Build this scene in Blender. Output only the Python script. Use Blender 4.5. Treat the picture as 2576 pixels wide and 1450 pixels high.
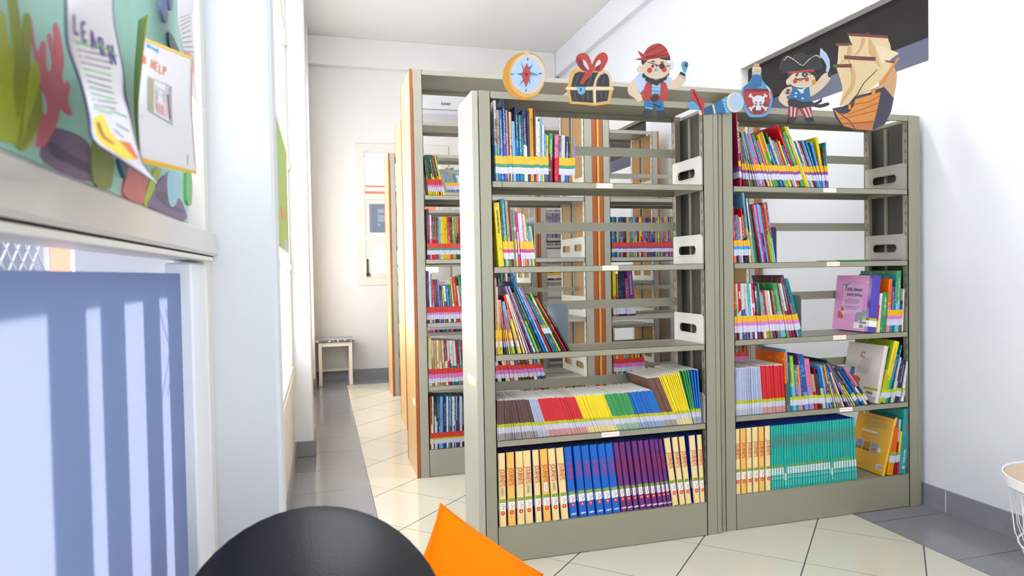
import bpy, bmesh, math, random
from mathutils import Vector
from mathutils.geometry import tessellate_polygon
random.seed(7)
S = bpy.context.scene
for o in list(bpy.data.objects): bpy.data.objects.remove(o, do_unlink=True)
COL = S.collection

# ---------------------------------------------------------------- camera
W, H, F = 2576.0, 1450.0, 1713.8
YAW, PITCH, ROLL, CH = 0.2734, -0.0226, -0.0181, 1.1761
f_ = Vector((math.sin(YAW)*math.cos(PITCH), math.cos(YAW)*math.cos(PITCH), math.sin(PITCH)))
r0 = Vector((math.cos(YAW), -math.sin(YAW), 0)); u0 = r0.cross(f_)
cr, sr = math.cos(ROLL), math.sin(ROLL)
r_ = r0*cr + u0*sr; u_ = u0*cr - r0*sr
C0 = Vector((0, 0, CH))
cam = bpy.data.cameras.new('camera'); co = bpy.data.objects.new('camera', cam); COL.objects.link(co)
from mathutils import Matrix
m = Matrix((( r_.x, u_.x, -f_.x), (r_.y, u_.y, -f_.y), (r_.z, u_.z, -f_.z))).to_4x4(); m.translation = C0
co.matrix_world = m
cam.sensor_width = 36; cam.lens = 36*F/W; cam.clip_start = 0.02; cam.clip_end = 200
cam.dof.use_dof = True; cam.dof.focus_distance = 3.0; cam.dof.aperture_fstop = 9.0
S.camera = co

# ---------------------------------------------------------------- world, sun, daylight at the windows, exposure
w = bpy.data.worlds.new('daylight'); S.world = w; w.use_nodes = True
bg = w.node_tree.nodes['Background']; bg.inputs[0].default_value = (0.90, 0.95, 1.0, 1); bg.inputs[1].default_value = 1.4
def area(name, loc, rot, sx, sy, power, col=(1, 1, 1)):
    l = bpy.data.lights.new(name, 'AREA'); l.shape = 'RECTANGLE'; l.size = sx; l.size_y = sy; l.energy = power; l.color = col
    o = bpy.data.objects.new(name, l); o.location = loc; o.rotation_euler = rot; COL.objects.link(o); return o
PI = math.pi
area('daylight_left_near', (-0.60, -0.6, 2.4), (0, -PI/2, 0), 1.6, 3.2, 12, (.93, .96, 1))
area('daylight_left_middle', (-0.60, 3.35, 1.25), (0, -PI/2, 0), 1.5, 2.4, 48, (1, .97, .90))
area('daylight_left_far', (-0.60, 6.25, 1.25), (0, -PI/2, 0), 1.5, 2.1, 90, (1, .96, .88))
area('added_fill_behind', (1.35, -2.75, 1.9), (PI/2, 0, 0), 2.9, 2.4, 46, (.93, .96, 1))  # fill light added behind the camera, at an unseen window
sun = bpy.data.lights.new('sun', 'SUN'); sun.energy = 11; sun.angle = 0.012; sun.color = (1, .98, .95)
so = bpy.data.objects.new('sun', sun); COL.objects.link(so)
so.rotation_euler = Vector((-1, 0, 0.70)).to_track_quat('Z', 'Y').to_euler()
S.view_settings.view_transform = 'Standard'; S.view_settings.look = 'None'
S.view_settings.gamma = 1; S.view_settings.use_curve_mapping = False
S.view_settings.exposure = 0.84

# ---------------------------------------------------------------- helpers
def pray(u, v): return f_ + r_*((u-W/2)/F) - u_*((v-H/2)/F)
def onp(ax, val, u, v):
    d = pray(u, v); t = (val-C0[ax])/d[ax]; return C0 + d*t
def xat(u, yf, z):                       # world x of the point at depth yf, height z whose picture column is u
    lo, hi = -1.0, 4.0
    def px(x):
        p = Vector((x, yf, z))-C0; return W/2 + F*p.dot(r_)/p.dot(f_)
    for _ in range(40):
        mid = (lo+hi)/2
        if px(mid) < u: lo = mid
        else: hi = mid
    return (lo+hi)/2
def lin(c): c = c/255.0; return c/12.92 if c <= .04045 else ((c+.055)/1.055)**2.4
def rgb(r, g, b): return (lin(r), lin(g), lin(b), 1)

MATS = {}
def mat(name, col, rough=.5, metal=0, spec=.5, bump=0, bscale=200, mott=0, mscale=6):
    if name in MATS: return MATS[name]
    M = bpy.data.materials.new(name); M.use_nodes = True; n = M.node_tree; b = n.nodes['Principled BSDF']
    b.inputs['Base Color'].default_value = col; b.inputs['Roughness'].default_value = rough
    b.inputs['Metallic'].default_value = metal; b.inputs['Specular IOR Level'].default_value = spec
    if mott:
        nz = n.nodes.new('ShaderNodeTexNoise'); nz.inputs['Scale'].default_value = mscale; nz.inputs['Detail'].default_value = 5
        tc = n.nodes.new('ShaderNodeTexCoord'); n.links.new(tc.outputs['Object'], nz.inputs['Vector'])
        mx = n.nodes.new('ShaderNodeMix'); mx.data_type = 'RGBA'
        mx.inputs[6].default_value = tuple(c*(1-mott) for c in col[:3])+(1,); mx.inputs[7].default_value = tuple(min(1, c*(1+mott)) for c in col[:3])+(1,)
        n.links.new(nz.outputs[0], mx.inputs[0]); n.links.new(mx.outputs[2], b.inputs['Base Color'])
    if bump:
        nz = n.nodes.new('ShaderNodeTexNoise'); nz.inputs['Scale'].default_value = bscale; nz.inputs['Detail'].default_value = 3
        tc = n.nodes.new('ShaderNodeTexCoord'); n.links.new(tc.outputs['Object'], nz.inputs['Vector'])
        bp = n.nodes.new('ShaderNodeBump'); bp.inputs['Strength'].default_value = bump; bp.inputs['Distance'].default_value = .01
        n.links.new(nz.outputs[0], bp.inputs['Height']); n.links.new(bp.outputs[0], b.inputs['Normal'])
    MATS[name] = M; return M

def obj(name, me, parent=None, loc=None):
    o = bpy.data.objects.new(name, me); COL.objects.link(o)
    if parent: o.parent = parent
    if loc is not None: o.location = loc
    return o
def tag(o, label=None, cat=None, group=None, kind=None):
    if label: o['label'] = label
    if cat: o['category'] = cat
    if group: o['group'] = group
    if kind: o['kind'] = kind
    return o
def thing(name, label, cat, loc=(0, 0, 0), rot=(0, 0, 0), group=None):
    o = bpy.data.objects.new(name, None); COL.objects.link(o); o.location = loc; o.rotation_euler = rot; o.empty_display_size = .05
    return tag(o, label, cat, group)

RJ = random.Random(3)
class MB:
    def __init__(s): s.v = []; s.f = []; s.mi = []; s.mats = []; s.smooth = []
    def m(s, M):
        if M not in s.mats: s.mats.append(M)
        return s.mats.index(M)
    def add(s, vs, fs, M, smooth=False):
        k = len(s.v); i = s.m(M); s.v += [tuple(v) for v in vs]
        for f in fs: s.f.append(tuple(k+q for q in f)); s.mi.append(i); s.smooth.append(smooth)
    def box(s, x0, x1, y0, y1, z0, z1, M, c=0):
        if c <= 0:
            s.add([(x0,y0,z0),(x1,y0,z0),(x1,y1,z0),(x0,y1,z0),(x0,y0,z1),(x1,y0,z1),(x1,y1,z1),(x0,y1,z1)],
                  [(0,3,2,1),(4,5,6,7),(0,1,5,4),(1,2,6,5),(2,3,7,6),(3,0,4,7)], M)
        else:
            x0, y0, z0 = (q-RJ.uniform(.0001, .0006) for q in (x0, y0, z0)); x1, y1, z1 = (q+RJ.uniform(.0001, .0006) for q in (x1, y1, z1))
            vs = []
            for z, q in ((z0, c), (z0+c, 0), (z1-c, 0), (z1, c)):
                a0, a1, b0, b1 = x0+q, x1-q, y0+q, y1-q
                vs += [(a0+c,b0,z),(a1-c,b0,z),(a1,b0+c,z),(a1,b1-c,z),(a1-c,b1,z),(a0+c,b1,z),(a0,b1-c,z),(a0,b0+c,z)]
            fs = [tuple(range(7, -1, -1)), tuple(range(24, 32))]
            for k in range(3):
                for i in range(8):
                    j = (i+1) % 8; fs.append((k*8+i, k*8+j, (k+1)*8+j, (k+1)*8+i))
            s.add(vs, fs, M)
    def prism(s, pts, ax, a, b, M):        # pts in the other two axes (in order), swept along ax from a to b
        n = len(pts)
        def P(p, t):
            q = list(p); q.insert(ax, t); return tuple(q)
        vs = [P(p, a) for p in pts]+[P(p, b) for p in pts]
        tri = tessellate_polygon([[Vector((p[0], p[1], 0)) for p in pts]])
        fs = [tuple(t) for t in tri]+[tuple(n+q for q in reversed(t)) for t in tri]
        fs += [(i, (i+1) % n, n+(i+1) % n, n+i) for i in range(n)]
        s.add(vs, fs, M)
    def tube(s, pts, r, M, seg=8, closed=False):
        pts = [Vector(p) for p in pts]; n = len(pts); vs = []; up = Vector((0.13, 0.21, 1)).normalized()
        for i, p in enumerate(pts):
            if closed: d = pts[(i+1) % n]-pts[i-1]
            else: d = pts[min(i+1, n-1)]-pts[max(i-1, 0)]
            d.normalize(); a = d.cross(up)
            if a.length < 1e-3: a = d.cross(Vector((1, 0, 0)))
            a.normalize(); b = d.cross(a)
            rr = r[i] if isinstance(r, (list, tuple)) else r
            vs += [p+(a*math.cos(2*PI*k/seg)+b*math.sin(2*PI*k/seg))*rr for k in range(seg)]
        fs = []
        for i in range(n if closed else n-1):
            j = (i+1) % n
            for k in range(seg): fs.append((i*seg+k, i*seg+(k+1) % seg, j*seg+(k+1) % seg, j*seg+k))
        if not closed: fs += [tuple(range(seg-1, -1, -1)), tuple((n-1)*seg+k for k in range(seg))]
        s.add(vs, fs, M, True)
    def disc(s, cx, cy, r, z0, z1, M, seg=40):
        s.prism([(cx+r*math.cos(2*PI*k/seg), cy+r*math.sin(2*PI*k/seg)) for k in range(seg)], 2, z0, z1, M)
    def build(s, name, parent=None, loc=None, fix=True):
        me = bpy.data.meshes.new(name); me.from_pydata(s.v, [], s.f)
        for M in s.mats: me.materials.append(M)
        me.polygons.foreach_set('material_index', s.mi); me.polygons.foreach_set('use_smooth', s.smooth)
        if fix:
            bm = bmesh.new(); bm.from_mesh(me); bmesh.ops.recalc_face_normals(bm, faces=bm.faces); bm.to_mesh(me); bm.free()
        me.update(); return obj(name, me, parent, loc)
def struct(name, mb): return tag(mb.build(name), kind='structure')

TXT = {}
def text_mesh(txt, size, M, bold=0.0, key=None):
    k = (txt, size, M.name, bold)
    if k in TXT: return TXT[k]
    cu = bpy.data.curves.new('lettering', 'FONT'); cu.body = txt; cu.size = size; cu.align_x = 'CENTER'; cu.align_y = 'CENTER'
    cu.extrude = .00015; cu.offset = bold; cu.resolution_u = 2
    o = bpy.data.objects.new('lettering', cu); COL.objects.link(o)
    dg = bpy.context.evaluated_depsgraph_get(); dg.update()
    me = bpy.data.meshes.new_from_object(o.evaluated_get(dg)); me.materials.clear(); me.materials.append(M)
    bpy.data.objects.remove(o, do_unlink=True); TXT[k] = me; return me
def text(name, txt, size, M, loc, rot, parent, bold=0.0):
    o = obj(name, text_mesh(txt, size, M, bold), parent); o.location = loc; o.rotation_euler = rot; return o

# ---------------------------------------------------------------- materials
WALL = mat('white_wall_paint', (.80, .83, .88, 1), .55, bump=.06, bscale=60, mott=.015, mscale=2)
PIER = mat('grey_white_pier_tone', (.66, .675, .71, 1), .5, bump=.06, bscale=60, mott=.02, mscale=2)  # greyer tone of the wall paint, used on the near pier
WALLW = mat('warm_white_wall_paint', (.80, .785, .76, 1), .55, bump=.06, bscale=60, mott=.02, mscale=2)
CEIL = mat('ceiling_paint', (.80, .785, .76, 1), .7, mott=.02, mscale=1.5)
FRAME = mat('cream_window_frame', (.74, .71, .65, 1), .35, mott=.05, mscale=9)
RAIL = mat('glossy_greige_rail', (.60, .57, .53, 1), .16, mott=.05, mscale=5)
SKIRT = mat('grey_skirting_tile', (.26, .27, .305, 1), .35, mott=.12, mscale=18)
BLACK = mat('black_gap', (.01, .01, .01, 1), .8)
STEEL = mat('grey_green_shelf_paint', (.285, .27, .198, 1), .38, bump=.05, bscale=700)
STEEL2 = mat('pale_grey_shelf_paint', (.40, .39, .325, 1), .38, bump=.05, bscale=700)
STEELW = mat('cream_end_panel_paint', (.40, .39, .32, 1), .4)
BRACK = mat('white_bracket_paint', (.72, .72, .66, 1), .4)
SLOT = mat('dark_slot', (.03, .03, .03, 1), .7)
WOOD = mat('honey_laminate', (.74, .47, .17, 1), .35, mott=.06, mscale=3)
SHADEIN = mat('painted_shade_inner_panel', (.07, .07, .062, 1), .6)  # near-black colour stands in for the shade inside the side frames
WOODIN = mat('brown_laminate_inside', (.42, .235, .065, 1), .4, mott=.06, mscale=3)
ORANGEWOOD = mat('brown_orange_edging', (.40, .105, .028, 1), .45, mott=.08, mscale=30)
YELLOWWOOD = mat('yellow_edging', (.75, .42, .08, 1), .45)
PAPER = mat('white_paper', (.82, .82, .84, 1), .7)
PAGES = mat('page_block', (.70, .67, .60, 1), .85, bump=.3, bscale=900, mott=.12, mscale=400)
PAGESW = mat('white_page_block', (.78, .76, .72, 1), .85, mott=.18, mscale=500)

def glass_mat():
    M = bpy.data.materials.new('window_glass'); M.use_nodes = True; n = M.node_tree; n.nodes.clear()
    o = n.nodes.new('ShaderNodeOutputMaterial'); t = n.nodes.new('ShaderNodeBsdfTransparent'); g = n.nodes.new('ShaderNodeBsdfGlossy')
    g.inputs['Roughness'].default_value = .03; fr = n.nodes.new('ShaderNodeFresnel'); fr.inputs[0].default_value = 1.35
    mx = n.nodes.new('ShaderNodeMixShader'); n.links.new(fr.outputs[0], mx.inputs[0]); n.links.new(t.outputs[0], mx.inputs[1]); n.links.new(g.outputs[0], mx.inputs[2])
    n.links.new(mx.outputs[0], o.inputs[0]); return M
GLASS = glass_mat()
CLEAR = mat('thin_clear_strip', (.8, .8, .85, 1), .3); CLEAR.node_tree.nodes['Principled BSDF'].inputs['Alpha'].default_value = .12
def trans_mat(name, col, k=.5, col2=None):
    M = bpy.data.materials.new(name); M.use_nodes = True; n = M.node_tree; n.nodes.clear()
    o = n.nodes.new('ShaderNodeOutputMaterial'); a = n.nodes.new('ShaderNodeBsdfDiffuse'); b = n.nodes.new('ShaderNodeBsdfTranslucent')
    a.inputs[0].default_value = col; b.inputs[0].default_value = col2 or col
    nz = n.nodes.new('ShaderNodeTexNoise'); nz.inputs['Scale'].default_value = 160; tc = n.nodes.new('ShaderNodeTexCoord'); n.links.new(tc.outputs['Object'], nz.inputs[0])
    bp = n.nodes.new('ShaderNodeBump'); bp.inputs['Strength'].default_value = .1; n.links.new(nz.outputs[0], bp.inputs['Height'])
    n.links.new(bp.outputs[0], a.inputs['Normal'])
    mx = n.nodes.new('ShaderNodeMixShader'); mx.inputs[0].default_value = k
    n.links.new(a.outputs[0], mx.inputs[1]); n.links.new(b.outputs[0], mx.inputs[2]); n.links.new(mx.outputs[0], o.inputs[0]); return M
FILM = trans_mat('blue_window_film', (.30, .40, .68, 1), .5, (.56, .58, .66, 1))
FROST = trans_mat('white_frosted_pane', (.92, .93, .95, 1), .6)
DARKGLASS = mat('dark_glass', (.022, .019, .02, 1), .12, spec=.45)
DARKGLASS2 = mat('blue_grey_glass', (.10, .11, .17, 1), .25, spec=.5)

def floor_mat():
    M = bpy.data.materials.new('cream_and_grey_floor_tiles'); M.use_nodes = True; n = M.node_tree; N = n.nodes; L = n.links; b = N['Principled BSDF']
    g = N.new('ShaderNodeNewGeometry'); sp = N.new('ShaderNodeSeparateXYZ'); L.new(g.outputs['Position'], sp.inputs[0])
    def mth(op, a, c=None, d=None):
        q = N.new('ShaderNodeMath'); q.operation = op
        for i, v in enumerate((a, c, d)):
            if v is None: continue
            if isinstance(v, (int, float)): q.inputs[i].default_value = v
            else: L.new(v, q.inputs[i])
        return q.outputs[0]
    X, Y = sp.outputs[0], sp.outputs[1]
    def line(val, phase, per, wd):
        t = mth('DIVIDE', mth('SUBTRACT', val, phase), per); fr = mth('ABSOLUTE', mth('SUBTRACT', mth('FRACT', mth('ADD', t, .5)), .5))
        return mth('LESS_THAN', fr, wd/per/2)
    v1 = mth('SUBTRACT', Y, X); v2 = mth('ADD', X, Y)
    cg = mth('MAXIMUM', line(v1, .449, .5912, .0075), line(v2, 4.10, .5912, .0035))
    gg = mth('MAXIMUM', line(Y, 2.11, .43, .004), mth('LESS_THAN', mth('ABSOLUTE', mth('SUBTRACT', X, .24)), .003))
    gg = mth('MAXIMUM', gg, mth('LESS_THAN', mth('ABSOLUTE', mth('SUBTRACT', X, 2.405)), .003))
    border = mth('MAXIMUM', mth('MAXIMUM', mth('LESS_THAN', X, .24), mth('GREATER_THAN', X, 2.405)), mth('GREATER_THAN', Y, 7.49))
    cell = N.new('ShaderNodeTexWhiteNoise'); cell.noise_dimensions = '2D'; cb = N.new('ShaderNodeCombineXYZ')
    L.new(mth('FLOOR', mth('DIVIDE', mth('SUBTRACT', v1, .449), .5912)), cb.inputs[0]); L.new(mth('FLOOR', mth('DIVIDE', mth('SUBTRACT', v2, 4.10), .5912)), cb.inputs[1]); L.new(cb.outputs[0], cell.inputs['Vector'])
    nz = N.new('ShaderNodeTexNoise'); nz.inputs['Scale'].default_value = 90; L.new(g.outputs['Position'], nz.inputs['Vector'])
    def mix(fac, a, c):
        q = N.new('ShaderNodeMix'); q.data_type = 'RGBA'
        if isinstance(fac, (int, float)): q.inputs[0].default_value = fac
        else: L.new(fac, q.inputs[0])
        for i, v in ((6, a), (7, c)):
            if isinstance(v, tuple): q.inputs[i].default_value = v
            else: L.new(v, q.inputs[i])
        return q.outputs[2]
    cream = mix(cell.outputs[0], (.66, .625, .50, 1), (.70, .665, .545, 1))
    grey = mix(nz.outputs[0], (.185, .19, .21, 1), (.30, .30, .32, 1))
    c1 = mix(cg, cream, (.09, .085, .08, 1)); c2 = mix(gg, grey, (.05, .05, .05, 1))
    L.new(mix(border, c1, c2), b.inputs['Base Color'])
    b.inputs['Roughness'].default_value = .15; b.inputs['Specular IOR Level'].default_value = .55
    bp = N.new('ShaderNodeBump'); bp.inputs['Strength'].default_value = .012; n2 = N.new('ShaderNodeTexNoise'); n2.inputs['Scale'].default_value = 5; L.new(g.outputs['Position'], n2.inputs['Vector'])
    L.new(n2.outputs[0], bp.inputs['Height']); L.new(bp.outputs[0], b.inputs['Normal'])
    return M
FLOOR = floor_mat()

# ---------------------------------------------------------------- room shell
XL, XR, YB, YN, ZC = -0.185, 2.84, 7.9, -2.6, 3.815
m_ = MB(); m_.box(-0.4, XR+.15, YN-.2, YB+.2, -.12, 0, FLOOR); struct('floor', m_)
m_ = MB(); m_.box(-0.4, XR+.15, YN-.2, YB+.2, ZC, ZC+.12, CEIL); struct('ceiling', m_)
# back wall with a window opening
BX0, BX1, BZ0, BZ1 = .46, 1.42, 1.10, 2.64
m_ = MB()
for a in ((-.4, BX0, 0, ZC), (BX1, XR+.15, 0, ZC), (BX0, BX1, 0, BZ0), (BX0, BX1, BZ1, ZC)): m_.box(a[0], a[1], YB, YB+.18, a[2], a[3], WALLW)
struct('wall_back', m_)
m_ = MB(); m_.box(-.08, XR-.06, YB-.10, YB, 3.50, ZC, WALLW, .004); struct('trim_1', m_)
m_ = MB(); m_.box(XR-.06, XR, YN, YB-.1, 3.53, ZC, WALL, .004); struct('trim_2', m_)
# right wall with two transom windows
RW = [(2.632, 4.15, 2.161, 2.575), (5.58, 6.50, 2.161, 2.575)]
m_ = MB(); ys = [YN]; 
for a in RW: ys += [a[0], a[1]]
ys.append(YB)
for i in range(0, len(ys), 2): m_.box(XR, XR+.15, ys[i], ys[i+1], 0, ZC, WALL)
for a in RW: m_.box(XR, XR+.15, a[0], a[1], 0, a[2], WALL); m_.box(XR, XR+.15, a[0], a[1], a[3], ZC, WALL)
struct('wall_right', m_)
for i, a in enumerate(RW):
    w_ = tag(bpy.data.objects.new('window_%d' % (i+1), None), kind='structure'); COL.objects.link(w_)
    m_ = MB(); t = .055
    m_.box(XR-.012, XR+.07, a[0], a[1]+.05, a[3]-.02, a[3]+.057, WALLW, .003); m_.box(XR-.012, XR+.07, a[1]-.014, a[1]+.127, a[2]-.01, a[3]+.057, WALLW, .003)
    m_.build('window_frame', w_)
    m_ = MB(); m_.box(XR+.05, XR+.06, a[0], a[1], a[2]+.13, a[3], DARKGLASS)
    m_.box(XR+.05, XR+.06, a[0], a[1], a[2], a[2]+.13, DARKGLASS2); m_.build('pane', w_)
# unseen wall behind the camera, window opening put in for fill light
m_ = MB()
for a in ((-.4, -.05, 0, ZC), (2.75, XR+.15, 0, ZC), (-.05, 2.75, 0, .7), (-.05, 2.75, 3.1, ZC)): m_.box(a[0], a[1], YN-.15, YN, a[2], a[3], WALL)
struct('wall_rear', m_)
w_ = tag(bpy.data.objects.new('window_3', None), kind='structure'); COL.objects.link(w_)
m_ = MB()
for x in (-.05, .85, 1.78, 2.69): m_.box(x, x+.06, YN-.1, YN-.03, .7, 3.1, FRAME, .004)
for z in (.7, 1.6, 3.04): m_.box(-.05, 2.75, YN-.1, YN-.03, z, z+.06, FRAME, .004)
m_.build('window_frame', w_); m_ = MB(); m_.box(-.04, 2.74, YN-.07, YN-.064, .72, 3.08, GLASS); m_.build('pane', w_)
# left wall: low wall, lintel, piers, window bays
m_ = MB(); m_.box(-.40, XL, YN, YB, 0, .56, WALLW); m_.box(-.40, XL, YN, YB, 3.3, ZC, WALL)
m_.box(-.40, XL+.012, YN, YB, .545, .575, WALLW, .004); struct('wall_left', m_)
m_ = MB()
m_.box(-.40, -.076, 1.292, 1.405, 0, ZC, PIER, .006); struct('trim_3', m_)
m_ = MB(); m_.box(-.40, -.07, 4.63, 5.11, .09, ZC, WALL, .006); struct('trim_4', m_)
m_ = MB(); m_.box(-.40, -.075, 7.42, YB, .09, ZC, WALLW, .006); struct('trim_5', m_)
m_ = MB()
m_.box(XL, XL+.012, 1.405, 4.62, 0, .10, SKIRT); m_.box(XL, -.058, 4.618, 5.122, 0, .10, SKIRT, .003); m_.box(XL, XL+.012, 5.122, 7.41, 0, .10, SKIRT); m_.box(XL, -.066, 7.41, YB, 0, .1, SKIRT)
struct('baseboard_left', m_)
m_ = MB(); m_.box(-.066, XR, YB-.012, YB, 0, .11, SKIRT); struct('baseboard_back', m_)
m_ = MB(); m_.box(XR-.012, XR, YN, YB, 0, .105, SKIRT); m_.box(XR-.0125, XR, 2.535, 2.539, 0, .105, WALL); struct('baseboard_right', m_)
def left_window(i, y0, y1, panes, low=None):
    w_ = tag(bpy.data.objects.new('window_%d' % i, None), kind='structure'); COL.objects.link(w_)
    m_ = MB()
    rails = [(.575, .60), (1.2145, 1.253), (1.862, 1.912), (2.65, 2.70), (3.26, 3.30)]
    for a, b in rails[2:]: m_.box(-.235, XL+.012, y0, y1, a, b, FRAME, .004)
    for a, b in rails[:1]: m_.box(-.235, XL+.006, y0, y1, a, b, FRAME, .003)
    for y in (y0, y1-.05): m_.box(-.235, XL, y, y+.05, .575, 3.3, FRAME, .004)
    m_.build('window_frame', w_)
    m_ = MB(); m_.box(-.235, XL+.012, y0, y1, *rails[1], RAIL, .004); m_.build('rail', w_)
    m_ = MB(); m_.box(-.214, -.208, y0+.04, y1-.04, 1.25, 3.27, panes)
    if low: m_.box(-.214, -.208, y0+.04, y1-.04, .6, 1.21, low)
    else: pass
    m_.build('pane', w_); return w_
left_window(4, 1.405, 4.63, FROST, FROST)
left_window(5, 5.11, 7.42, FROST, FROST)
w4 = left_window(6, YN, 1.292, FROST)
m_ = MB(); m_.box(-.225, -.188, 1.125, 1.25, .59, 1.20, WALL, .003); m_.box(-.225, XL+.004, YN, 1.292, 1.211, 1.215, BLACK)
m_.box(-.222, XL+.010, YN, 1.25, 1.205, 1.211, FRAME, .001); m_.build('jamb', w4)
m_ = MB(); m_.box(-.206, -.204, -1.2, 1.126, .6, 1.184, FILM); m_.build('blue_film', w4)
m_ = MB(); m_.box(-.2045, -.2035, -1.2, 1.126, 1.184, 1.206, CLEAR); m_.build('clear_pane', w4)

# back window: casements
w_ = tag(bpy.data.objects.new('window_7', None), kind='structure'); COL.objects.link(w_)
m_ = MB(); y0, y1 = YB-.015, YB+.06
m_.box(BX0-.05, BX0+.045, y0, y1, BZ0-.04, BZ1+.03, FRAME, .004); m_.box(BX1-.05, BX1+.05, y0, y1, BZ0-.04, BZ1+.03, FRAME, .004)
m_.box(BX0, BX1, y0, y1, BZ1-.07, BZ1+.03, FRAME, .004); m_.box(BX0, BX1, y0, y1, BZ0-.04, BZ0+.05, FRAME, .004)
m_.box(BX0, BX1, y0, y1, 2.035, 2.10, FRAME, .004); m_.box(BX0, BX1, y0, y1, 1.56, 1.615, FRAME, .004); m_.box(.91, .96, y0, y1, BZ0, BZ1, FRAME, .004)
m_.build('window_frame', w_)
for (a, b, c, d) in ((BX0+.045, .91, 1.15, 1.56), (BX0+.045, .91, 1.615, 2.035), (.96, BX1-.05, 1.15, 1.56), (.96, BX1-.05, 1.615, 2.035)):
    m_ = MB()
    for q in ((a, a+.045, c, d), (b-.045, b, c, d), (a, b, c, c+.045), (a, b, d-.045, d)): m_.box(q[0], q[1], y0+.005, y1-.01, q[2], q[3], FRAME, .003)
    fr_ = m_.build('casement', w_)
    m_ = MB(); m_.box(a+.04, b-.04, y1-.03, y1-.025, c+.04, d-.04, GLASS); m_.build('pane', fr_)
m_ = MB()
for k in range(6):
    z = 2.13+k*.075
    m_.prism([(y0+.02, z), (y0+.05, z+.05), (y0+.054, z+.05), (y0+.024, z)], 0, BX0+.045, BX1-.05, FROST)
m_.build('louvre', w_)
m_ = MB(); m_.box(.508, .52, YB-.03, YB-.014, 1.18, 1.36, SLOT, .002); m_.box(.50, .535, YB-.045, YB-.014, 1.165, 1.20, SLOT, .003); m_.build('window_latch', w_)
# surface conduit along the right wall beam
m_ = MB(); m_.tube([(XR-.068, YN, 3.52), (XR-.068, 2, 3.523), (XR-.07, 4.5, 3.518), (XR-.068, 7.79, 3.52)], .007, WALL, 6)
tag(m_.build('cable'), 'thin white cable running along the beam above the right wall', 'cable')

# ---------------------------------------------------------------- outside
BRICK = mat('red_painted_render', (.55, .14, .08, 1), .7, mott=.2, mscale=2)
OUTW = mat('outside_white_render', (.8, .8, .8, 1), .7)
t_ = thing('building', 'red walled building with a dark window seen through the back window', 'building', (1.0, 12.2, 0))
m_ = MB(); m_.box(-.22, 3, 0, 3, 1.75, 2.75, BRICK); m_.box(-3, -.22, .2, 3, 0, 2.75, OUTW); m_.box(-3, 3, .05, 3, 0, 1.75, OUTW); m_.box(-3, 3, .1, 3, 2.75, 2.9, OUTW); m_.build('wall', t_)
m_ = MB(); m_.box(-.16, .10, -.02, .02, 1.9, 2.42, mat('outside_dark_window', (.12, .14, .18, 1), .2)); m_.build('window', t_)
GRD = mat('outside_paving', (.6, .6, .58, 1), .8)
m_ = MB(); m_.box(-14, -.4, -8, 16, -.3, -.12, GRD); m_.box(-.4, 8, 8.1, 16, -.3, -.12, GRD); tag(m_.build('paving'), kind='structure')
SHUT = mat('outside_security_post', (.22, .235, .36, 1), .5, mott=.1)
t_ = thing('security_grille', 'pale upright posts of the grille outside the blue window', 'grille', (-.44, 0, 0))
for a, b in ((1.03, 1.26), (.898, .983), (.735, .818), (.603, .693)):
    m_ = MB(); m_.box(-.012, .012, a, b, .4, 1.5, SHUT, .002); m_.build('post', t_)
m_ = MB(); m_.box(-.014, .014, -2.4, 1.28, 1.322, 1.5, SHUT, .002); m_.build('top_plate', t_)
m_ = MB()
for k in range(24, 29):
    for sgn in (1, -1):
        c = .2+k*.035; m_.tube([(.03, c-sgn*.06, 1.16), (.03, c+sgn*.06, 1.28)], .0018, PAPER, 5)
m_.build('diamond_mesh', t_)
t_ = thing('garden_wall', 'low lilac grey wall with red panels faintly seen beyond the mesh', 'wall', (-1.9, 0, 0))
m_ = MB(); m_.box(-.1, 0, -3, 16, -.12, 1.9, mat('lilac_grey_render', (.17, .18, .32, 1), .7, mott=.1, mscale=2)); m_.build('wall', t_)
for a, b in ((5.0, 5.35), (5.7, 6.1), (6.5, 6.6), (7.0, 7.05)):
    m_ = MB(); m_.box(0, .003, a, b, .3, 1.85, BRICK); m_.build('red_panel', t_)

# ---------------------------------------------------------------- bookcases
def hole_plate(y0, y1, z0, z1, holes, x0, x1, M):
    """upright plate between two shelves with rounded slots; returns a builder (plane x = const)"""
    mb = MB()
    outer = [(y0, z0), (y1, z0), (y1, z1-.012), (y1-.004, z1), (y0+.012, z1), (y0, z1-.012)]
    loops = [[Vector((p[0], p[1], 0)) for p in outer]]; hl = []
    for (hy, hz, hw, hh) in holes:
        pts = []
        for k in range(16):
            a = 2*PI*k/16; cx = hy+(hw/2-hh/2)*(1 if math.cos(a) >= 0 else -1)
            pts.append((cx+hh/2*math.cos(a), hz+hh/2*math.sin(a)))
        hl.append(pts); loops.append([Vector((p[0], p[1], 0)) for p in reversed(pts)])
    flat = [p for lp in loops for p in lp]; tri = tessellate_polygon(loops); n = len(flat)
    vs = [(x0, p.x, p.y) for p in flat]+[(x1, p.x, p.y) for p in flat]
    fs = [tuple(t) for t in tri]+[tuple(n+q for q in reversed(t)) for t in tri]; k = 0
    for lp in loops:
        q = len(lp)
        fs += [(k+i, k+(i+1) % q, n+k+(i+1) % q, n+k+i) for i in range(q)]; k += q
    mb.add(vs, fs, M)
    for pts in hl:     # pressed rim around each slot
        cy = sum(p[0] for p in pts)/16; cz = sum(p[1] for p in pts)/16
        mb.tube([((x0 if x0 < x1 else x1)-.0005, cy+(p[0]-cy)*1.13, cz+(p[1]-cz)*1.22) for p in pts], .0022, M, 6, True)
    return mb

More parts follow.
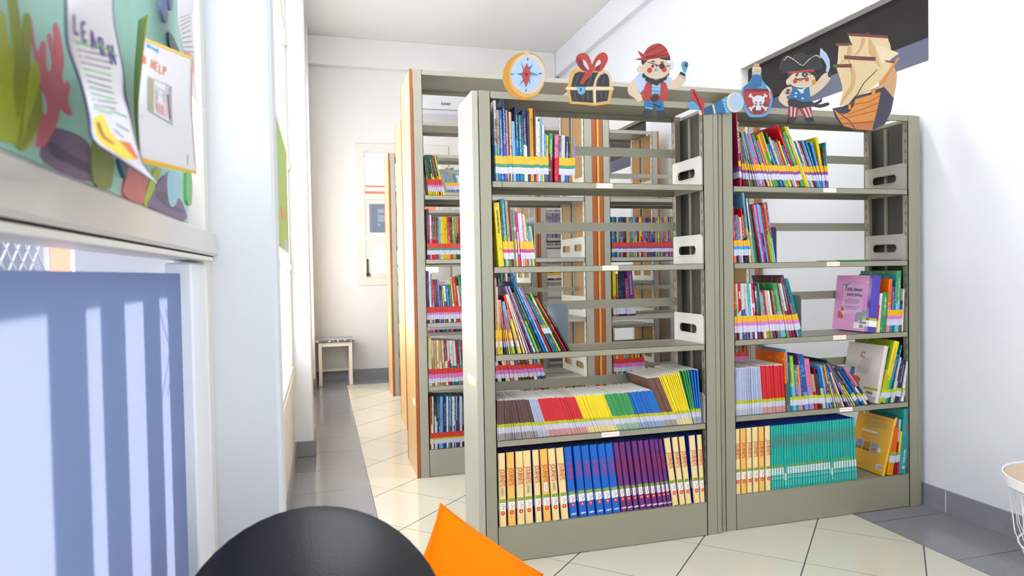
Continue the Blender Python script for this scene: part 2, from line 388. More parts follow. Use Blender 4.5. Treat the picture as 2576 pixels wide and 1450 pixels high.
def bookcase(label, x0, x1, yf, yb, T, zs, style, group, post=.047, endL=.016, endR=.012, double=False, bars=True, base=.145, kick_in=0.0, mirror_panels=(1, 1), bar_skip=()):
    P = STEEL if style == 'metal' else STEEL2
    t = thing('bookcase', label, 'bookcase', ((x0+x1)/2, (yf+yb)/2, 0), group=group)
    ox, oy = -(x0+x1)/2, -(yf+yb)/2
    def part(name, mb, par=None):
        o = mb.build(name, par or t)
        if par is None: o.location = (ox, oy, 0)
        return o
    # end panels
    for side, (a, b) in enumerate(((x0, x0+endL), (x1-endR, x1))):
        m_ = MB()
        if style == 'metal':
            m_.box(a, b, yf+.001, yb-.001, 0, T-.002, STEELW if (side == 0 and mirror_panels[0] == 2) else P, .002)
        else:
            m_.box(a, b, yf+.012, yb-.012, .0, T-.004, WOOD)
            for q in (yf, yb-.013):
                if b-a > .03: m_.box(a, a+.0125, q, q+.013, 0, T, YELLOWWOOD); m_.box(a+.013, b, q, q+.013, 0, T, ORANGEWOOD)
                else: m_.box(a-.001, b+.001, q, q+.013, 0, T, ORANGEWOOD, .001)
        part('end_panel', m_)
    a0, a1 = x0+endL+.003, x1-endR-.003; i0, i1 = a0+post, a1-post
    FL = .032                      # inner flange with punched slots
    for side, (pa, pb, fx) in enumerate(((a0, i0, i0), (i1, a1, i1))):
        for yy in ((yf, 1), (yb, -1)):
            m_ = MB(); s_ = yy[1]; ya, yc = sorted((yy[0], yy[0]+s_*.003)); m_.box(pa, pb, ya, yc, 0, T, P)
            ya, yc = sorted((yy[0], yy[0]+s_*FL)); q = (fx-.0025, fx) if side == 0 else (fx, fx+.0025); m_.box(q[0], q[1], ya, yc, 0, T, BRACK if style == 'wood' else P)
            z = .12
            while z < T-.05:
                for dy in (.014,):
                    ym = yy[0]+s_*dy; xx = fx+.0004 if side == 0 else fx-.0004
                    m_.box(min(xx, xx-.0002), max(xx, xx+.0002), ym-.0018, ym+.0018, z, z+.020, SLOT)
                z += .05
            part('post', m_)
        m_ = MB(); q = (pa+.002, pa+.005) if side == 0 else (pb-.005, pb-.002)
        ym = (yf+yb)/2
        if style == 'metal':
            m_.box(q[0], q[1], yf+.003, yb-.003, .02, T-.02, SHADEIN); q2 = (pa+.005, pa+.014) if side == 0 else (pb-.014, pb-.005)
            m_.box(q2[0], q2[1], ym+.03, ym+.046, 0, T-.03, P)
        else:
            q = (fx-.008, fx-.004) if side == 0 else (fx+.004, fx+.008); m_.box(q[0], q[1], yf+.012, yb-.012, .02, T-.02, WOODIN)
            q = (fx-.004, fx-.001) if side == 0 else (fx+.001, fx+.004); m_.box(q[0], q[1], ym-.022, ym-.004, 0, T-.03, P); m_.box(q[0], q[1], ym-.004, ym+.03, 0, T-.03, SHADEIN)
        part('side_frame', m_)
    # top panel
    m_ = MB(); m_.box(i0, i1, yf+.001, yb-.001, T-.004, T-.001, P); m_.box(i0, i1, yf, yf+.002, T-.028, T-.001, P); m_.box(i0, i1, yb-.002, yb, T-.028, T-.001, P)
    m_.box(i0, i1, yf+.002, yf+.012, T-.028, T-.0265, P); m_.box(i0, i1, yb-.012, yb-.002, T-.028, T-.0265, P); part('top_panel', m_)
    spans = [(yf+.002, yb-.006)] if not double else [(yf+.002, (yf+yb)/2-.012), ((yf+yb)/2+.012, yb-.002)]
    for z in list(zs)+[base]:
        for (ya, yc) in spans:
            m_ = MB()
            m_.box(i0+.002, i1-.002, ya, yc, z-.0015, z, P)
            if z != base or style == 'wood':
                m_.box(i0+.002, i1-.002, ya, ya+.0015, z-.026, z, P); m_.box(i0+.002, i1-.002, yc-.0015, yc, z-.024, z, P)
                m_.box(i0+.002, i1-.002, ya, ya+.014, z-.026, z-.0245, P); m_.box(i0+.002, i1-.002, yc-.012, yc, z-.024, z-.0225, P)
                for q in (i0+.002, i1-.0035): m_.box(q, q+.0015, ya, yc, z-.024, z, P)
            o = part('shelf', m_)
        if z != base:
            for side, xx in enumerate((i0+.0005, i1-.0025)):
                h = []
                if double:
                    h = [((yf+.115), z+.062, .125, .042), ((yb-.115), z+.062, .125, .042)]
                    mb = hole_plate(yf+.01, yb-.01, z-.02, z+.128, h, xx, xx+.002, BRACK)
                else:
                    ym = (yf+yb)/2+.005; mb = hole_plate(yf+.012, yb-.008, z-.02, z+.130, [(ym, z+.062, .150, .040)], xx, xx+.002, BRACK if x0 < 1 else STEEL2)
                part('shelf_bracket', mb)
            if bars and z not in bar_skip:
                m_ = MB(); zb = z+.158
                yy = yb-.02 if not double else (yf+yb)/2-.002
                m_.box(i0-.004, i1+.004, yy, yy+.003, zb, zb+.040 if not double else zb+.025, P)
                m_.tube([(i1-.012, yy-.001, zb+.03), (i1-.012, yy+.001, zb+.03)], .003, PAPER, 8)
                part('back_bar', m_)
    m_ = MB(); m_.box(i0+.001, i1-.001, yf+.001+kick_in, yf+.003+kick_in, .003, base-.002, P); m_.box(i0+.001, i1-.001, yb-.003, yb-.001, .003, base-.002, P); part('kick_plate', m_)
    if style == 'metal':       # pressed ribs of the outer panels seen between the two units
        pass
    t['ix'] = (i0, i1); return t

Y1, Y2, YA, YB2, YC = 2.642, 2.656, 3.9025, 5.15, 6.63
Z1 = [1.544, 1.2002, .8464, .4983]; B1 = .1475
Z2 = [1.544, 1.2010, .8559, .5137]; B2 = .160
ZA = [1.630, 1.261, .893, .526]; BA = .160
bc1 = bookcase('grey-green steel bookcase at the front left with a cream end panel', .5885, 1.690, Y1, Y1+.275, 1.90, Z1, 'metal', None, post=.048, endL=.026, endR=.022, base=B1, mirror_panels=(2, 1))
bc2 = bookcase('grey-green steel bookcase at the front right against the white wall', 1.702, 2.812, Y2, Y2+.275, 1.90, Z2, 'metal', None, post=.051, endL=.018, endR=.020, base=B2)
A1 = bookcase('tall steel bookcase with orange-edged wooden end panel, left unit of second row', .512, 1.646, YA, YA+.44, 2.345, ZA, 'wood', None, post=.052, endL=.015, endR=.026, double=True, base=BA)
A2 = bookcase('tall steel bookcase of the second row touching the right unit divider', 1.652, 2.792, YA, YA+.44, 2.345, ZA, 'wood', None, post=.042, endL=.038, endR=.026, double=True, base=BA)
A2['label'] = 'tall steel bookcase with orange edging, right unit of second row'
ZB = [1.80, 1.45, 1.09, .73, .40]
Bl = bookcase('tall steel bookcase with wooden ends, left unit of third row', .605, 1.665, YB2, YB2+.41, 2.33, ZB, 'wood', None, double=True, base=.13)
Br = bookcase('tall steel bookcase with wooden ends, right unit of third row', 1.672, 2.735, YB2, YB2+.41, 2.33, ZB, 'wood', None, double=True, base=.13)
Cl = bookcase('tall steel bookcase with wooden ends, left unit of row nearest the back wall', .648, 1.70, YC, YC+.42, 2.343, ZB, 'wood', None, double=True, base=.13)
Cr = bookcase('tall steel bookcase with wooden ends, right unit of row nearest the back wall', 1.706, 2.76, YC, YC+.42, 2.343, ZB, 'wood', None, double=True, base=.13)

# stickers on the end panels and the shelf name labels
INKO = mat('orange_ink', (.80, .42, .08, 1), .6); BORD = mat('sticker_orange_border', (.85, .50, .06, 1), .5)
INKG = mat('grey_ink', (.25, .25, .27, 1), .6); STK = mat('sticker_white', (.83, .83, .86, 1), .5)
def sticker(parent, base, x, y0, y1, z0, z1, border, rounded=True, lines=2):
    m_ = MB(); c = min(.012, (y1-y0)/4) if rounded else .001
    def rr(a, b, c0, d, k):
        return [(a+k, c0), (b-k, c0), (b, c0+k), (b, d-k), (b-k, d), (a+k, d), (a, d-k), (a, c0+k)]
    if border: m_.prism(rr(y0, y1, z0-.006, z1, c), 0, x-.0006, x, BORD)
    m_.prism(rr(y0+.001, y1-.001, z0, z1-.001, c), 0, x-.0010, x, STK)
    for k in range(lines):
        zc = z0+(z1-z0)*(.35+.3*k); m_.box(x-.0013, x-.0009, y0+(y1-y0)*.2, y0+(y1-y0)*.65, zc-.004, zc+.004, mat('pale_yellow_print', (.85, .72, .38, 1), .6))
    o = m_.build('sticker', parent); o.location = (base[0], base[1], 0); return o
bo = (-(.5885+1.690)/2, -(Y1+Y1+.275)/2)
for (a, b, c, d, bd, rd, n_) in ((2.69, 2.845, 1.812, 1.885, 1, 0, 1), (2.675, 2.80, 1.728, 1.776, 1, 1, 0), (2.665, 2.815, 1.42, 1.462, 1, 1, 2), (2.66, 2.805, 1.102, 1.139, 1, 1, 2), (2.665, 2.82, .722, .757, 1, 1, 1)):
    sticker(bc1, bo, .5885, a, b, c, d, bd, rd, n_)
ao = (-(.512+1.646)/2, -(YA+YA+.44)/2)
for (a, b, c, d) in ((3.96, 4.10, 2.18, 2.245), (3.93, 4.03, 1.79, 1.85), (3.935, 4.0, 1.565, 1.60), (3.94, 4.01, 1.168, 1.2), (3.95, 4.03, .78, .81), (3.96, 4.05, .41, .45)):
    sticker(A1, ao, .512, a, b, c, d, 0, 0, 1)
def shelf_name(parent, cx, yf, z, w, txt):
    px, py = parent.location.x, parent.location.y
    m_ = MB(); m_.box(cx-w/2-px, cx+w/2-px, yf-.0006-py, yf-py, z-.0225, z-.001, BORD); m_.box(cx-w/2+.0015-px, cx+w/2-.0015-px, yf-.001-py, yf-py, z-.021, z-.0025, STK)
    o = m_.build('shelf_label', parent)
    s_ = min(.0125, (w-.008)/(len(txt)*.62)); text('lettering', txt, s_, INKO, (cx-px, yf-.0012-py, z-.0118), (PI/2, 0, 0), o)
shelf_name(bc1, 1.151, Y1+.002, Z1[0], .074, 'ISLAMIC BOOK')
shelf_name(bc1, 1.172, Y1+.002, Z1[1], .074, 'LANGUAGES BOOK')
shelf_name(bc1, xat(1536, Y1, Z1[3]), Y1+.002, Z1[3], .082, 'INA FICTION BOOK')
for px_, zz, tx in ((2088, 0, 'FOLKTALE / LEGEND'), (2097, 1, 'SCIENCE BOOK'), (2113, 2, 'COMIC BOOK'), (2129, 3, 'ENG - INA FICTION')):
    shelf_name(bc2, xat(px_, Y2, Z2[zz]), Y2+.002, Z2[zz], .074, tx)

# ---------------------------------------------------------------- books
PAL = {'w': ('white', 225, 224, 222), 'c': ('cream', 232, 214, 176), 't': ('tan', 196, 158, 112), 'b': ('brown', 112, 76, 62), 'm': ('maroon', 120, 30, 56),
       'r': ('red', 205, 30, 40), 'o': ('orange', 232, 104, 34), 'a': ('amber', 236, 160, 30), 'y': ('yellow', 244, 214, 30), 'l': ('lime green', 150, 190, 50),
       'g': ('green', 60, 150, 84), 'G': ('dark green', 36, 78, 56), 'T': ('teal', 24, 140, 150), 'k': ('light blue', 120, 178, 220), 'u': ('blue', 22, 104, 190),
       'n': ('navy', 28, 44, 84), 'p': ('purple', 96, 58, 130), 'i': ('lilac', 166, 132, 200), 'P': ('pink', 222, 120, 160), 'M': ('magenta', 214, 24, 130),
       'e': ('grey', 150, 148, 154), 'E': ('dark grey', 70, 70, 76), 'K': ('black', 26, 26, 30), 'q': ('aqua', 60, 176, 190), 's': ('slate', 168, 178, 206), 'B': ('dark brown', 92, 62, 60), 'v': ('violet', 112, 44, 118), 'z': ('sea green', 40, 172, 150)}
def pc(k): return rgb(*PAL[k][1:])
def cover_mat(c1, c2, plain=False):
    key = 'cover_%s_%s_%d' % (PAL[c1][0], PAL[c2][0], plain)
    if key in MATS: return MATS[key]
    M = bpy.data.materials.new(key.replace(' ', '_')); M.use_nodes = True; n = M.node_tree; N = n.nodes; L = n.links; b = N['Principled BSDF']
    b.inputs['Roughness'].default_value = .3; b.inputs['Specular IOR Level'].default_value = .35
    tc = N.new('ShaderNodeTexCoord'); oi = N.new('ShaderNodeObjectInfo')
    add = N.new('ShaderNodeVectorMath'); add.operation = 'ADD'; cb = N.new('ShaderNodeCombineXYZ')
    for k in range(3): L.new(oi.outputs['Random'], cb.inputs[k])
    sc = N.new('ShaderNodeVectorMath'); sc.operation = 'SCALE'; sc.inputs[3].default_value = 37; L.new(cb.outputs[0], sc.inputs[0])
    L.new(tc.outputs['Object'], add.inputs[0]); L.new(sc.outputs[0], add.inputs[1])
    def mix(fac, a, c, bt='MIX'):
        q = N.new('ShaderNodeMix'); q.data_type = 'RGBA'; q.blend_type = bt
        if isinstance(fac, float): q.inputs[0].default_value = fac
        else: L.new(fac, q.inputs[0])
        for i, v in ((6, a), (7, c)):
            if isinstance(v, tuple): q.inputs[i].default_value = v
            else: L.new(v, q.inputs[i])
        return q.outputs[2]
    A, B_ = pc(c1), pc(c2); col = A
    sg = N.new('ShaderNodeSeparateXYZ'); L.new(tc.outputs['Generated'], sg.inputs[0])
    if c1 != c2:
        nz = N.new('ShaderNodeTexNoise'); nz.inputs['Scale'].default_value = 16; nz.inputs['Detail'].default_value = 3; L.new(add.outputs[0], nz.inputs[0])
        s1 = N.new('ShaderNodeMath'); s1.operation = 'MULTIPLY_ADD'; s1.inputs[1].default_value = .9; L.new(nz.outputs[0], s1.inputs[0]); L.new(sg.outputs[2], s1.inputs[2])
        gt = N.new('ShaderNodeMath'); gt.operation = 'LESS_THAN'; gt.inputs[1].default_value = .93; L.new(s1.outputs[0], gt.inputs[0]); col = mix(gt.outputs[0], A, B_)
    if not plain:
        # picture-like blotches
        vz = N.new('ShaderNodeTexNoise'); vz.inputs['Scale'].default_value = 38; vz.inputs['Detail'].default_value = 2; L.new(add.outputs[0], vz.inputs[0])
        cr_ = N.new('ShaderNodeValToRGB'); cr_.color_ramp.elements[0].position = .60; cr_.color_ramp.elements[0].color = (0, 0, 0, 1); cr_.color_ramp.elements[1].position = .66; cr_.color_ramp.elements[1].color = (.75, .75, .75, 1)
        L.new(vz.outputs[0], cr_.inputs[0])
        lum = sum(A[:3])/3; other = tuple(min(1, c*2.2+.10) for c in A[:3])+(1,) if lum < .35 else tuple(c*.55 for c in A[:3])+(1,)
        col = mix(cr_.outputs[0], col, other)
        # small spine lettering
        ink = (.85, .85, .82, 1) if lum < .3 else (.06, .05, .09, 1)
        mp = N.new('ShaderNodeMapping'); mp.inputs['Scale'].default_value = (330, 0, 520); L.new(add.outputs[0], mp.inputs[0])
        tz = N.new('ShaderNodeTexNoise'); tz.inputs['Scale'].default_value = 1; tz.inputs['Detail'].default_value = 0; L.new(mp.outputs[0], tz.inputs[0])
        def cmp_(op, a, v):
            q = N.new('ShaderNodeMath'); q.operation = op; L.new(a, q.inputs[0])
            if isinstance(v, float): q.inputs[1].default_value = v
            else: L.new(v, q.inputs[1])
            return q.outputs[0]
        mk = cmp_('GREATER_THAN', tz.outputs[0], .545); mk = cmp_('MULTIPLY', mk, cmp_('GREATER_THAN', oi.outputs['Random'], .3)); mk = cmp_('MULTIPLY', mk, .72)
        for a, o_, v in ((sg.outputs[0], 'GREATER_THAN', .34), (sg.outputs[0], 'LESS_THAN', .66), (sg.outputs[2], 'GREATER_THAN', .45), (sg.outputs[2], 'LESS_THAN', .88)):
            mk = cmp_('MULTIPLY', mk, cmp_(o_, a, v))
        ge = N.new('ShaderNodeNewGeometry')
        col = mix(mk, col, ink)
    hs = N.new('ShaderNodeHueSaturation'); rr = N.new('ShaderNodeMapRange'); rr.inputs[3].default_value = .60; rr.inputs[4].default_value = 1.02
    L.new(oi.outputs['Random'], rr.inputs[0]); L.new(rr.outputs[0], hs.inputs['Value']); hs.inputs['Saturation'].default_value = 1.04
    if isinstance(col, tuple): hs.inputs['Color'].default_value = col
    else: L.new(col, hs.inputs['Color'])
    L.new(hs.outputs[0], b.inputs['Base Color']); MATS[key] = M; return M

def tape(name, r, g, b): return mat('label_band_'+name, rgb(r, g, b), .35)
def sticker_mat():
    M = bpy.data.materials.new('white_call_label'); M.use_nodes = True; n = M.node_tree; N = n.nodes; L = n.links; b = N['Principled BSDF']; b.inputs['Roughness'].default_value = .5
    tc = N.new('ShaderNodeTexCoord'); mp = N.new('ShaderNodeMapping'); mp.inputs['Scale'].default_value = (260, 260, 900); L.new(tc.outputs['Object'], mp.inputs[0])
    nz = N.new('ShaderNodeTexNoise'); nz.inputs['Scale'].default_value = 1; nz.inputs['Detail'].default_value = 0; L.new(mp.outputs[0], nz.inputs[0])
    cr_ = N.new('ShaderNodeValToRGB'); cr_.color_ramp.elements[0].position = .36; cr_.color_ramp.elements[0].color = (.34, .34, .42, 1); cr_.color_ramp.elements[1].position = .42; cr_.color_ramp.elements[1].color = (.62, .62, .74, 1)
    L.new(nz.outputs[0], cr_.inputs[0]); L.new(cr_.outputs[0], b.inputs['Base Color']); return M
TW = sticker_mat(); TY = tape('yellow', 226, 172, 4); TG = tape('green', 38, 138, 100); TP = tape('purple', 128, 66, 140); TM = tape('magenta', 190, 36, 112)
TO = tape('orange', 226, 140, 40); TB = tape('blue', 40, 150, 215); TPK = tape('pink', 204, 116, 190); TR = tape('red', 200, 58, 50); TOL = tape('olive', 186, 186, 18); TOG = tape('moss', 128, 158, 62)
SCH = {'G': [(.030, .056, TW), (.056, .069, TG), (.069, .101, TY)], 'M': [(.030, .056, TW), (.056, .069, TM), (.069, .101, TY)],
       'O': [(.030, .054, TW), (.054, .067, TO), (.067, .100, TY)], 'P': [(.032, .060, TW), (.060, .074, TP), (.074, .102, TY)],
       'B': [(.032, .060, TW), (.060, .074, TB), (.074, .100, TY)], 'K': [(.032, .062, TW), (.062, .078, TPK), (.078, .106, TY)],
       'L': [(.026, .052, TW), (.052, .066, TOL)], 'J': [(.062, .096, TW), (.096, .110, TOG)], 'S': [(.072, .104, TW), (.104, .118, TOG)],
       'x': [(.085, .11, TW), (.11, .125, TOG)],
       'RG': [(.027, .052, TW), (.052, .063, TG), (.063, .090, TR)], 'RP': [(.020, .045, TW), (.045, .070, TPK), (.070, .100, TR)], 'YR': [(.02, .047, TW), (.047, .06, TPK), (.06, .093, TR)],
       'RY': [(.03, .056, TW), (.056, .065, TOL), (.065, .095, TR)], 'RV': [(.03, .052, TW), (.052, .063, TP), (.063, .090, TR)], 'BW': [(.01, .05, TW), (.05, .058, TB)], 'YW': [(.02, .05, TW), (.05, .075, TY)]}

def book(name, label, cat, x, y, z, t, d, h, lean, c1, c2, scheme=None, group=None, rnd=True, plain=False, soft=False, pages=None, right=None):
    """spine faces -Y. lean in radians, positive = top leans to the right (pivot bottom right)"""
    root = thing(name, label, cat, (x, y, z+.0003), (0, lean, 0), group)
    X0, X1 = (0, t) if lean <= 0 else (-t, 0)
    M = cover_mat(c1, c2, plain); ct = min(.0022, t*.22) if not soft else min(.0006, t*.2)
    mb = MB()
    if t > .009 and rnd:
        r = min(.004, t*.28); out = [(X0, d), (X0, r), (X0+r*.35, r*.3), (X0+r, 0), (X1-r, 0), (X1-r*.35, r*.3), (X1, r), (X1, d)]
    else: out = [(X0, d), (X0, 0), (X1, 0), (X1, d)]
    poly = out+[(X1-ct, d), (X1-ct, ct*1.5), (X0+ct, ct*1.5), (X0+ct, d)]
    mb.prism(poly, 2, 0, h, M); mb.build('cover', root)
    q = .003 if not soft else .0006
    mb = MB(); mb.box(X0+ct*1.01, X1-ct*1.01, ct*1.55, d-q, q, h-q, pages or PAGES); mb.build('pages', root)
    if scheme:
        mb = MB(); e = .0005; wrap = .022; yy = -e
        jit = random.uniform(-.0015, .0015)
        for (a, b_, MM) in SCH[scheme]:
            a += jit; b_ += jit
            mb.add([(X0-e*.6, wrap, a), (X0-e*.6, yy, a), (X1+e*.6, yy, a), (X1+e*.6, wrap, a), (X0-e*.6, wrap, b_), (X0-e*.6, yy, b_), (X1+e*.6, yy, b_), (X1+e*.6, wrap, b_)],
                   [(0, 1, 5, 4), (1, 2, 6, 5), (2, 3, 7, 6)], MM)
        mb.build('spine_label', root, fix=False)
    return root, X0, X1
def ordn(n):
    return '%d%s' % (n, 'th' if 10 <= n % 100 <= 20 else {1: 'st', 2: 'nd', 3: 'rd'}.get(n % 10, 'th'))
def interp(c, x):
    if x <= c[0][0]: return c[0][1]
    for (a, b), (p, q) in zip(c, c[1:]):
        if x <= p: return b+(q-b)*(x-a)/(p-a)
    return c[-1][1]

def place(items, yf, z, lean, top, xlim):
    """items: dicts with px (bottom-left picture column), pw, ytop -> fills x, t, h, ang in the world"""
    for it in items:
        it['x0'] = xat(it['px'], yf, z); it['x1'] = xat(it['px']+it['pw'], yf, z)
        if 'ytop' in it:
            s_ = interp(lean, it['px']); 
            q = onp(1, yf, it['px']+it['pw']/2-s_*1.3, it['ytop']); it['h0'] = max(.08, q.z-z)
        # natural lean of a plumb line in the picture is about 2.4 px per 100 px
    for it in items:
        s_ = interp(lean, it['px']); xm = (it['x0']+it['x1'])/2
        hpx = it['h0']*1100; 
        # world lean from the picture shift
        p0 = Vector((it['x0'], yf, z)); 
        def col(P): v = P-C0; return W/2+F*v.dot(r_)/v.dot(f_), H/2-F*v.dot(u_)/v.dot(f_)
        u0_, v0_ = col(p0); tgt = u0_-s_/100*100
        q = onp(1, yf, u0_-s_, v0_-100)
        it['ang'] = math.atan2(q.x-p0.x, q.z-p0.z)
        it['h'] = it['h0']/math.cos(it['ang'])
    n = len(items)
    for i, it in enumerate(items):
        sp = it['x1']-it['x0']; a = it['ang']; t = sp*math.cos(a)*.985
        if i+1 < n:
            nx = items[i+1]; 
            if nx['x0']-it['x1'] < .004:
                hh = min(it['h0'], nx['h0']); dx = (nx['x0']+hh*math.tan(nx['ang']))-(it['x0']+hh*math.tan(a))
                t = min(t, max(.0012, dx*math.cos(a)*.985), (nx['x0']-it['x0'])*math.cos(a)*.985)
        it['t'] = max(.0012, t)
    return items
NBOOK = {}
def row(spec, start, end, yf, z, lean, scheme, where, group, cat='picture book', dflt_d=.19, soft=False, plain=False, name=None, inset=.004, wordy=' with yellow spine label'):
    items = []; px = start; tot = 0
    toks = spec.split()
    for tk in toks: tot += float(tk[1:]) if tk[0] == '_' else float(tk.split(',')[0])
    k = (end-start)/tot
    for tk in toks:
        if tk[0] == '_': px += float(tk[1:])*k; continue
        a = tk.split(','); wd = float(a[0])*k; c = a[2]; fl = c.lstrip('abcdefghijklmnopqrstuvwxyzABCDEFGHIJKLMNOPQRSTUVWXYZ/'); cc = c[:len(c)-len(fl)].split('/')
        items.append(dict(px=px, pw=wd, ytop=float(a[1]), c1=cc[0], c2=cc[-1], fl=fl)); px += wd
    place(items, yf, z, lean, None, None); out = []
    for i, it in enumerate(items):
        nolab = '-' in it['fl'] or '@' in it['fl']; sch = None if nolab else ('x' if '*' in it['fl'] else scheme)
        d = dflt_d*random.uniform(.93, 1.06)
        if it['h'] > .26 and dflt_d > .15: d = min(.235, d*1.18)
        cn = PAL[it['c1']][0]; c2n = PAL[it['c2']][0]
        desc = cn if cn == c2n or len((cn+c2n).split()) > 3 else cn+' and '+c2n
        th = 'thick ' if it['t'] > .016 and len(desc.split()) < 3 else ''
        lab = '%s%s %s, %s from left, %s' % (th, desc, cat, ordn(i+1), where)
        x = it['x0'] if it['ang'] <= 0 else it['x0']+it['t']/math.cos(it['ang'])
        r, X0, X1 = book(name or cat.replace(' ', '_'), lab, cat, x, yf+inset+random.uniform(0, .004), z, it['t'], d, it['h'], it['ang'], it['c1'], it['c2'], sch, group, plain=plain, soft=soft)
        it['root'] = r; it['X0'] = X0; it['X1'] = X1; it['d'] = d; out.append(it)
    return out

G_ = 'picture books on the %s shelf of the %s front bookcase'
R11 = row("6,252,w/k 7,276,t/T 7,276,u 9,247,n/p 4,277,e 4,281,m 3,281,c 3,281,t/m 8,305,k 9,267,n/u 7,289,T 3,290,p/T 10,276,n/w 5,277,n 11,272,a 4,276,b 5,294,w/P 4,305,c 6,298,k 4,315,w/y 5,336,k/b 6,340,y/u _1 10,335,g/m- _4 10,338,P/r- 5,341,E/m 11,340,w 9,343,n/u 4,355,b/o 5,351,l 5,349,i/c",
    1249, 1447, Y1, Z1[0], [(1240, 3.5), (1320, 3.2), (1400, -1), (1450, -.5)], 'G', 'top shelf, left bookcase', G_ % ('top', 'left'))
R12 = row("15,510,y- 3,502,E 9,500,T/l 1,503,e 5,506,t/b 5,520,n 2,522,o 5,529,g- 5,532,e/y 8,533,M- 5,537,w 6,537,w/a 4,538,P 4,540,w/r 5,545,l/w 4,569,u/g 5,569,k/y 3,569,y/G",
    1256, 1350, Y1, Z1[1], [(1256, 8.5), (1300, 7), (1320, 9), (1350, 13)], 'M', 'second shelf, left bookcase', G_ % ('second', 'left'))
R13 = row("6,700,t 4,723,w/y- 4,755,a/y 7,755,P/y 5,755,w/u 5,757,m/e 6,786,r/y 3,770,c- 13,760,k/l 3,780,c- 10,745,r/y 7,742,c- 6,742,c- 6,722,i- 5,735,m- 8,722,e/k- 7,737,E/l- 9,724,G- 8,711,u- 6,727,k- 8,730,P/r- 5,742,T* 4,744,T* 6,757,p* 8,742,l* 5,752,n- 8,752,o/r- 6,749,K-",
    1249, 1437, Y1, Z1[2], [(1250, 2.5), (1265, 5), (1290, 20), (1300, 25), (1345, 40), (1385, 47), (1436, 58)], 'O', 'third shelf, left bookcase', G_ % ('third', 'left'))
R21 = row("12,283,m- 4,342,e/r 4,345,P/G 4,345,b 4,355,T/n 5,332,G/y 3,331,k 8,331,k/r 7,332,l/g 5,332,p/i 4,332,i 8,336,T/o 9,337,P/i 4,340,u/m 8,338,g/y 8,354,P/c 5,340,y/l 9,337,o/g 6,333,l/G 8,363,u 4,335,G 5,345,w/l 3,352,e/k 6,354,k/l 7,358,o/y 3,350,b 6,355,y/k 6,366,u/c 5,315,r 5,330,G 12,334,g 7,319,y- 6,320,w/y- 6,355,u/k 5,355,c 6,354,b/m 4,354,p 4,353,k/T 5,354,T/k 7,358,u 8,345,y/k 3,371,b/M 4,358,T",
    1864, 2087, Y2, Z2[0], [(1864, 6), (1880, 13), (1908, 27), (1948, 33), (2050, 36), (2060, 34), (2066, 26), (2078, 10), (2087, 4)], 'P', 'top shelf, right bookcase', G_ % ('top', 'right'))
R22 = row("12,520,r/o 4,541,u/n 4,541,e 4,541,E/i 4,545,P/w 5,547,w/n 4,526,r/n 3,540,y/K 5,525,K 8,485,k/c 3,500,G/y- 5,508,w/k- 4,515,E/g- 5,515,E- 5,515,K- 4,514,r/m- 6,516,k- 4,515,M- 6,514,k/n- 5,516,k- 4,517,r- 4,510,b/l- 6,510,o/l- 5,509,p/k-",
    1847, 1955, Y2, Z2[1], [(1847, 5), (1870, 8), (1895, 12), (1912, 15), (1955, 15)], 'B', 'second shelf, right bookcase', G_ % ('second', 'right'))
R23 = row("5,715,o/m 7,715,o/b 5,715,c/m 9,715,r/w 9,714,w/u 3,714,w/P 5,714,w/m 7,714,q/k 5,714,w/m 8,714,r/w 3,714,p 5,720,g/m 4,714,p/m 3,714,l/c 4,735,k/w 3,738,g/a 7,734,M/l 8,732,c/t 7,733,w/p 4,732,m 7,732,t 15,714,g/k 3,715,r/l 4,715,k/T 6,714,w/r 9,699,b/m 3,693,p 3,765,o/k 9,704,T",
    1846, 2022, Y2, Z2[2], [(1845, 3), (1900, 8), (1930, 12), (1960, 16), (1985, 19), (2022, 26)], 'K', 'third shelf, right bookcase', G_ % ('third', 'right'))
R23b = row("20,696,P@ _1 3,768,r/y- 7,739,w- 15,737,g- 9,703,o/P 8,722,p/T 4,690,T 11,682,g/k 6,757,K/b 3,727,w-",
    2185, 2274, Y2, Z2[2], [(2185, -10), (2230, -6), (2274, -4)], 'K', 'third shelf of right bookcase, end group', G_ % ('third', 'right')+', end group', dflt_d=.20)
R24 = row("6,888,o/b- 5,881,k/T- 6,897,G/T 10,897,l/k 5,920,T 5,925,o/P 3,920,c 5,892,p 12,895,u/k 14,905,P/i 9,944,t/r 4,928,m 6,944,G/n 10,929,u/c 4,920,k 4,920,T/m 5,928,r/k 6,920,y/u 6,920,u/y 5,930,u/i 4,945,G/l 4,950,P 10,940,c 6,942,n 7,918,i 6,908,G/c 6,915,b/y 14,929,n/u 7,930,u 8,931,n/c 7,930,P/n",
    1981, 2196, Y2, Z2[3], [(1981, 5), (2045, 12), (2075, 15), (2100, 22), (2115, 32), (2140, 52), (2160, 64), (2197, 72)], 'L', 'fourth shelf, right bookcase', G_ % ('fourth', 'right'))
R24b = row("9,873,w@ 4,860,l/y 14,862,y/l 10,893,u/T 3,870,T 4,900,c 5,905,p/c 18,907,n 7,911,w",
    2204, 2277, Y2, Z2[3], [(2203, -17), (2212, -22), (2225, -24), (2250, -19), (2277, -11)], 'L', 'fourth shelf of right bookcase, end group', G_ % ('fourth', 'right')+', end group', dflt_d=.20)
R25b = row("5,1053,y@ _5 16,1077,o/a 5,1058,w/r 4,1087,y/r 17,1032,T@",
    2223, 2282, Y2, B2, [(2223, -22), (2236, -12), (2282, -8)], 'J', 'bottom shelf of right bookcase, end group', G_ % ('bottom', 'right'), dflt_d=.20, plain=True)

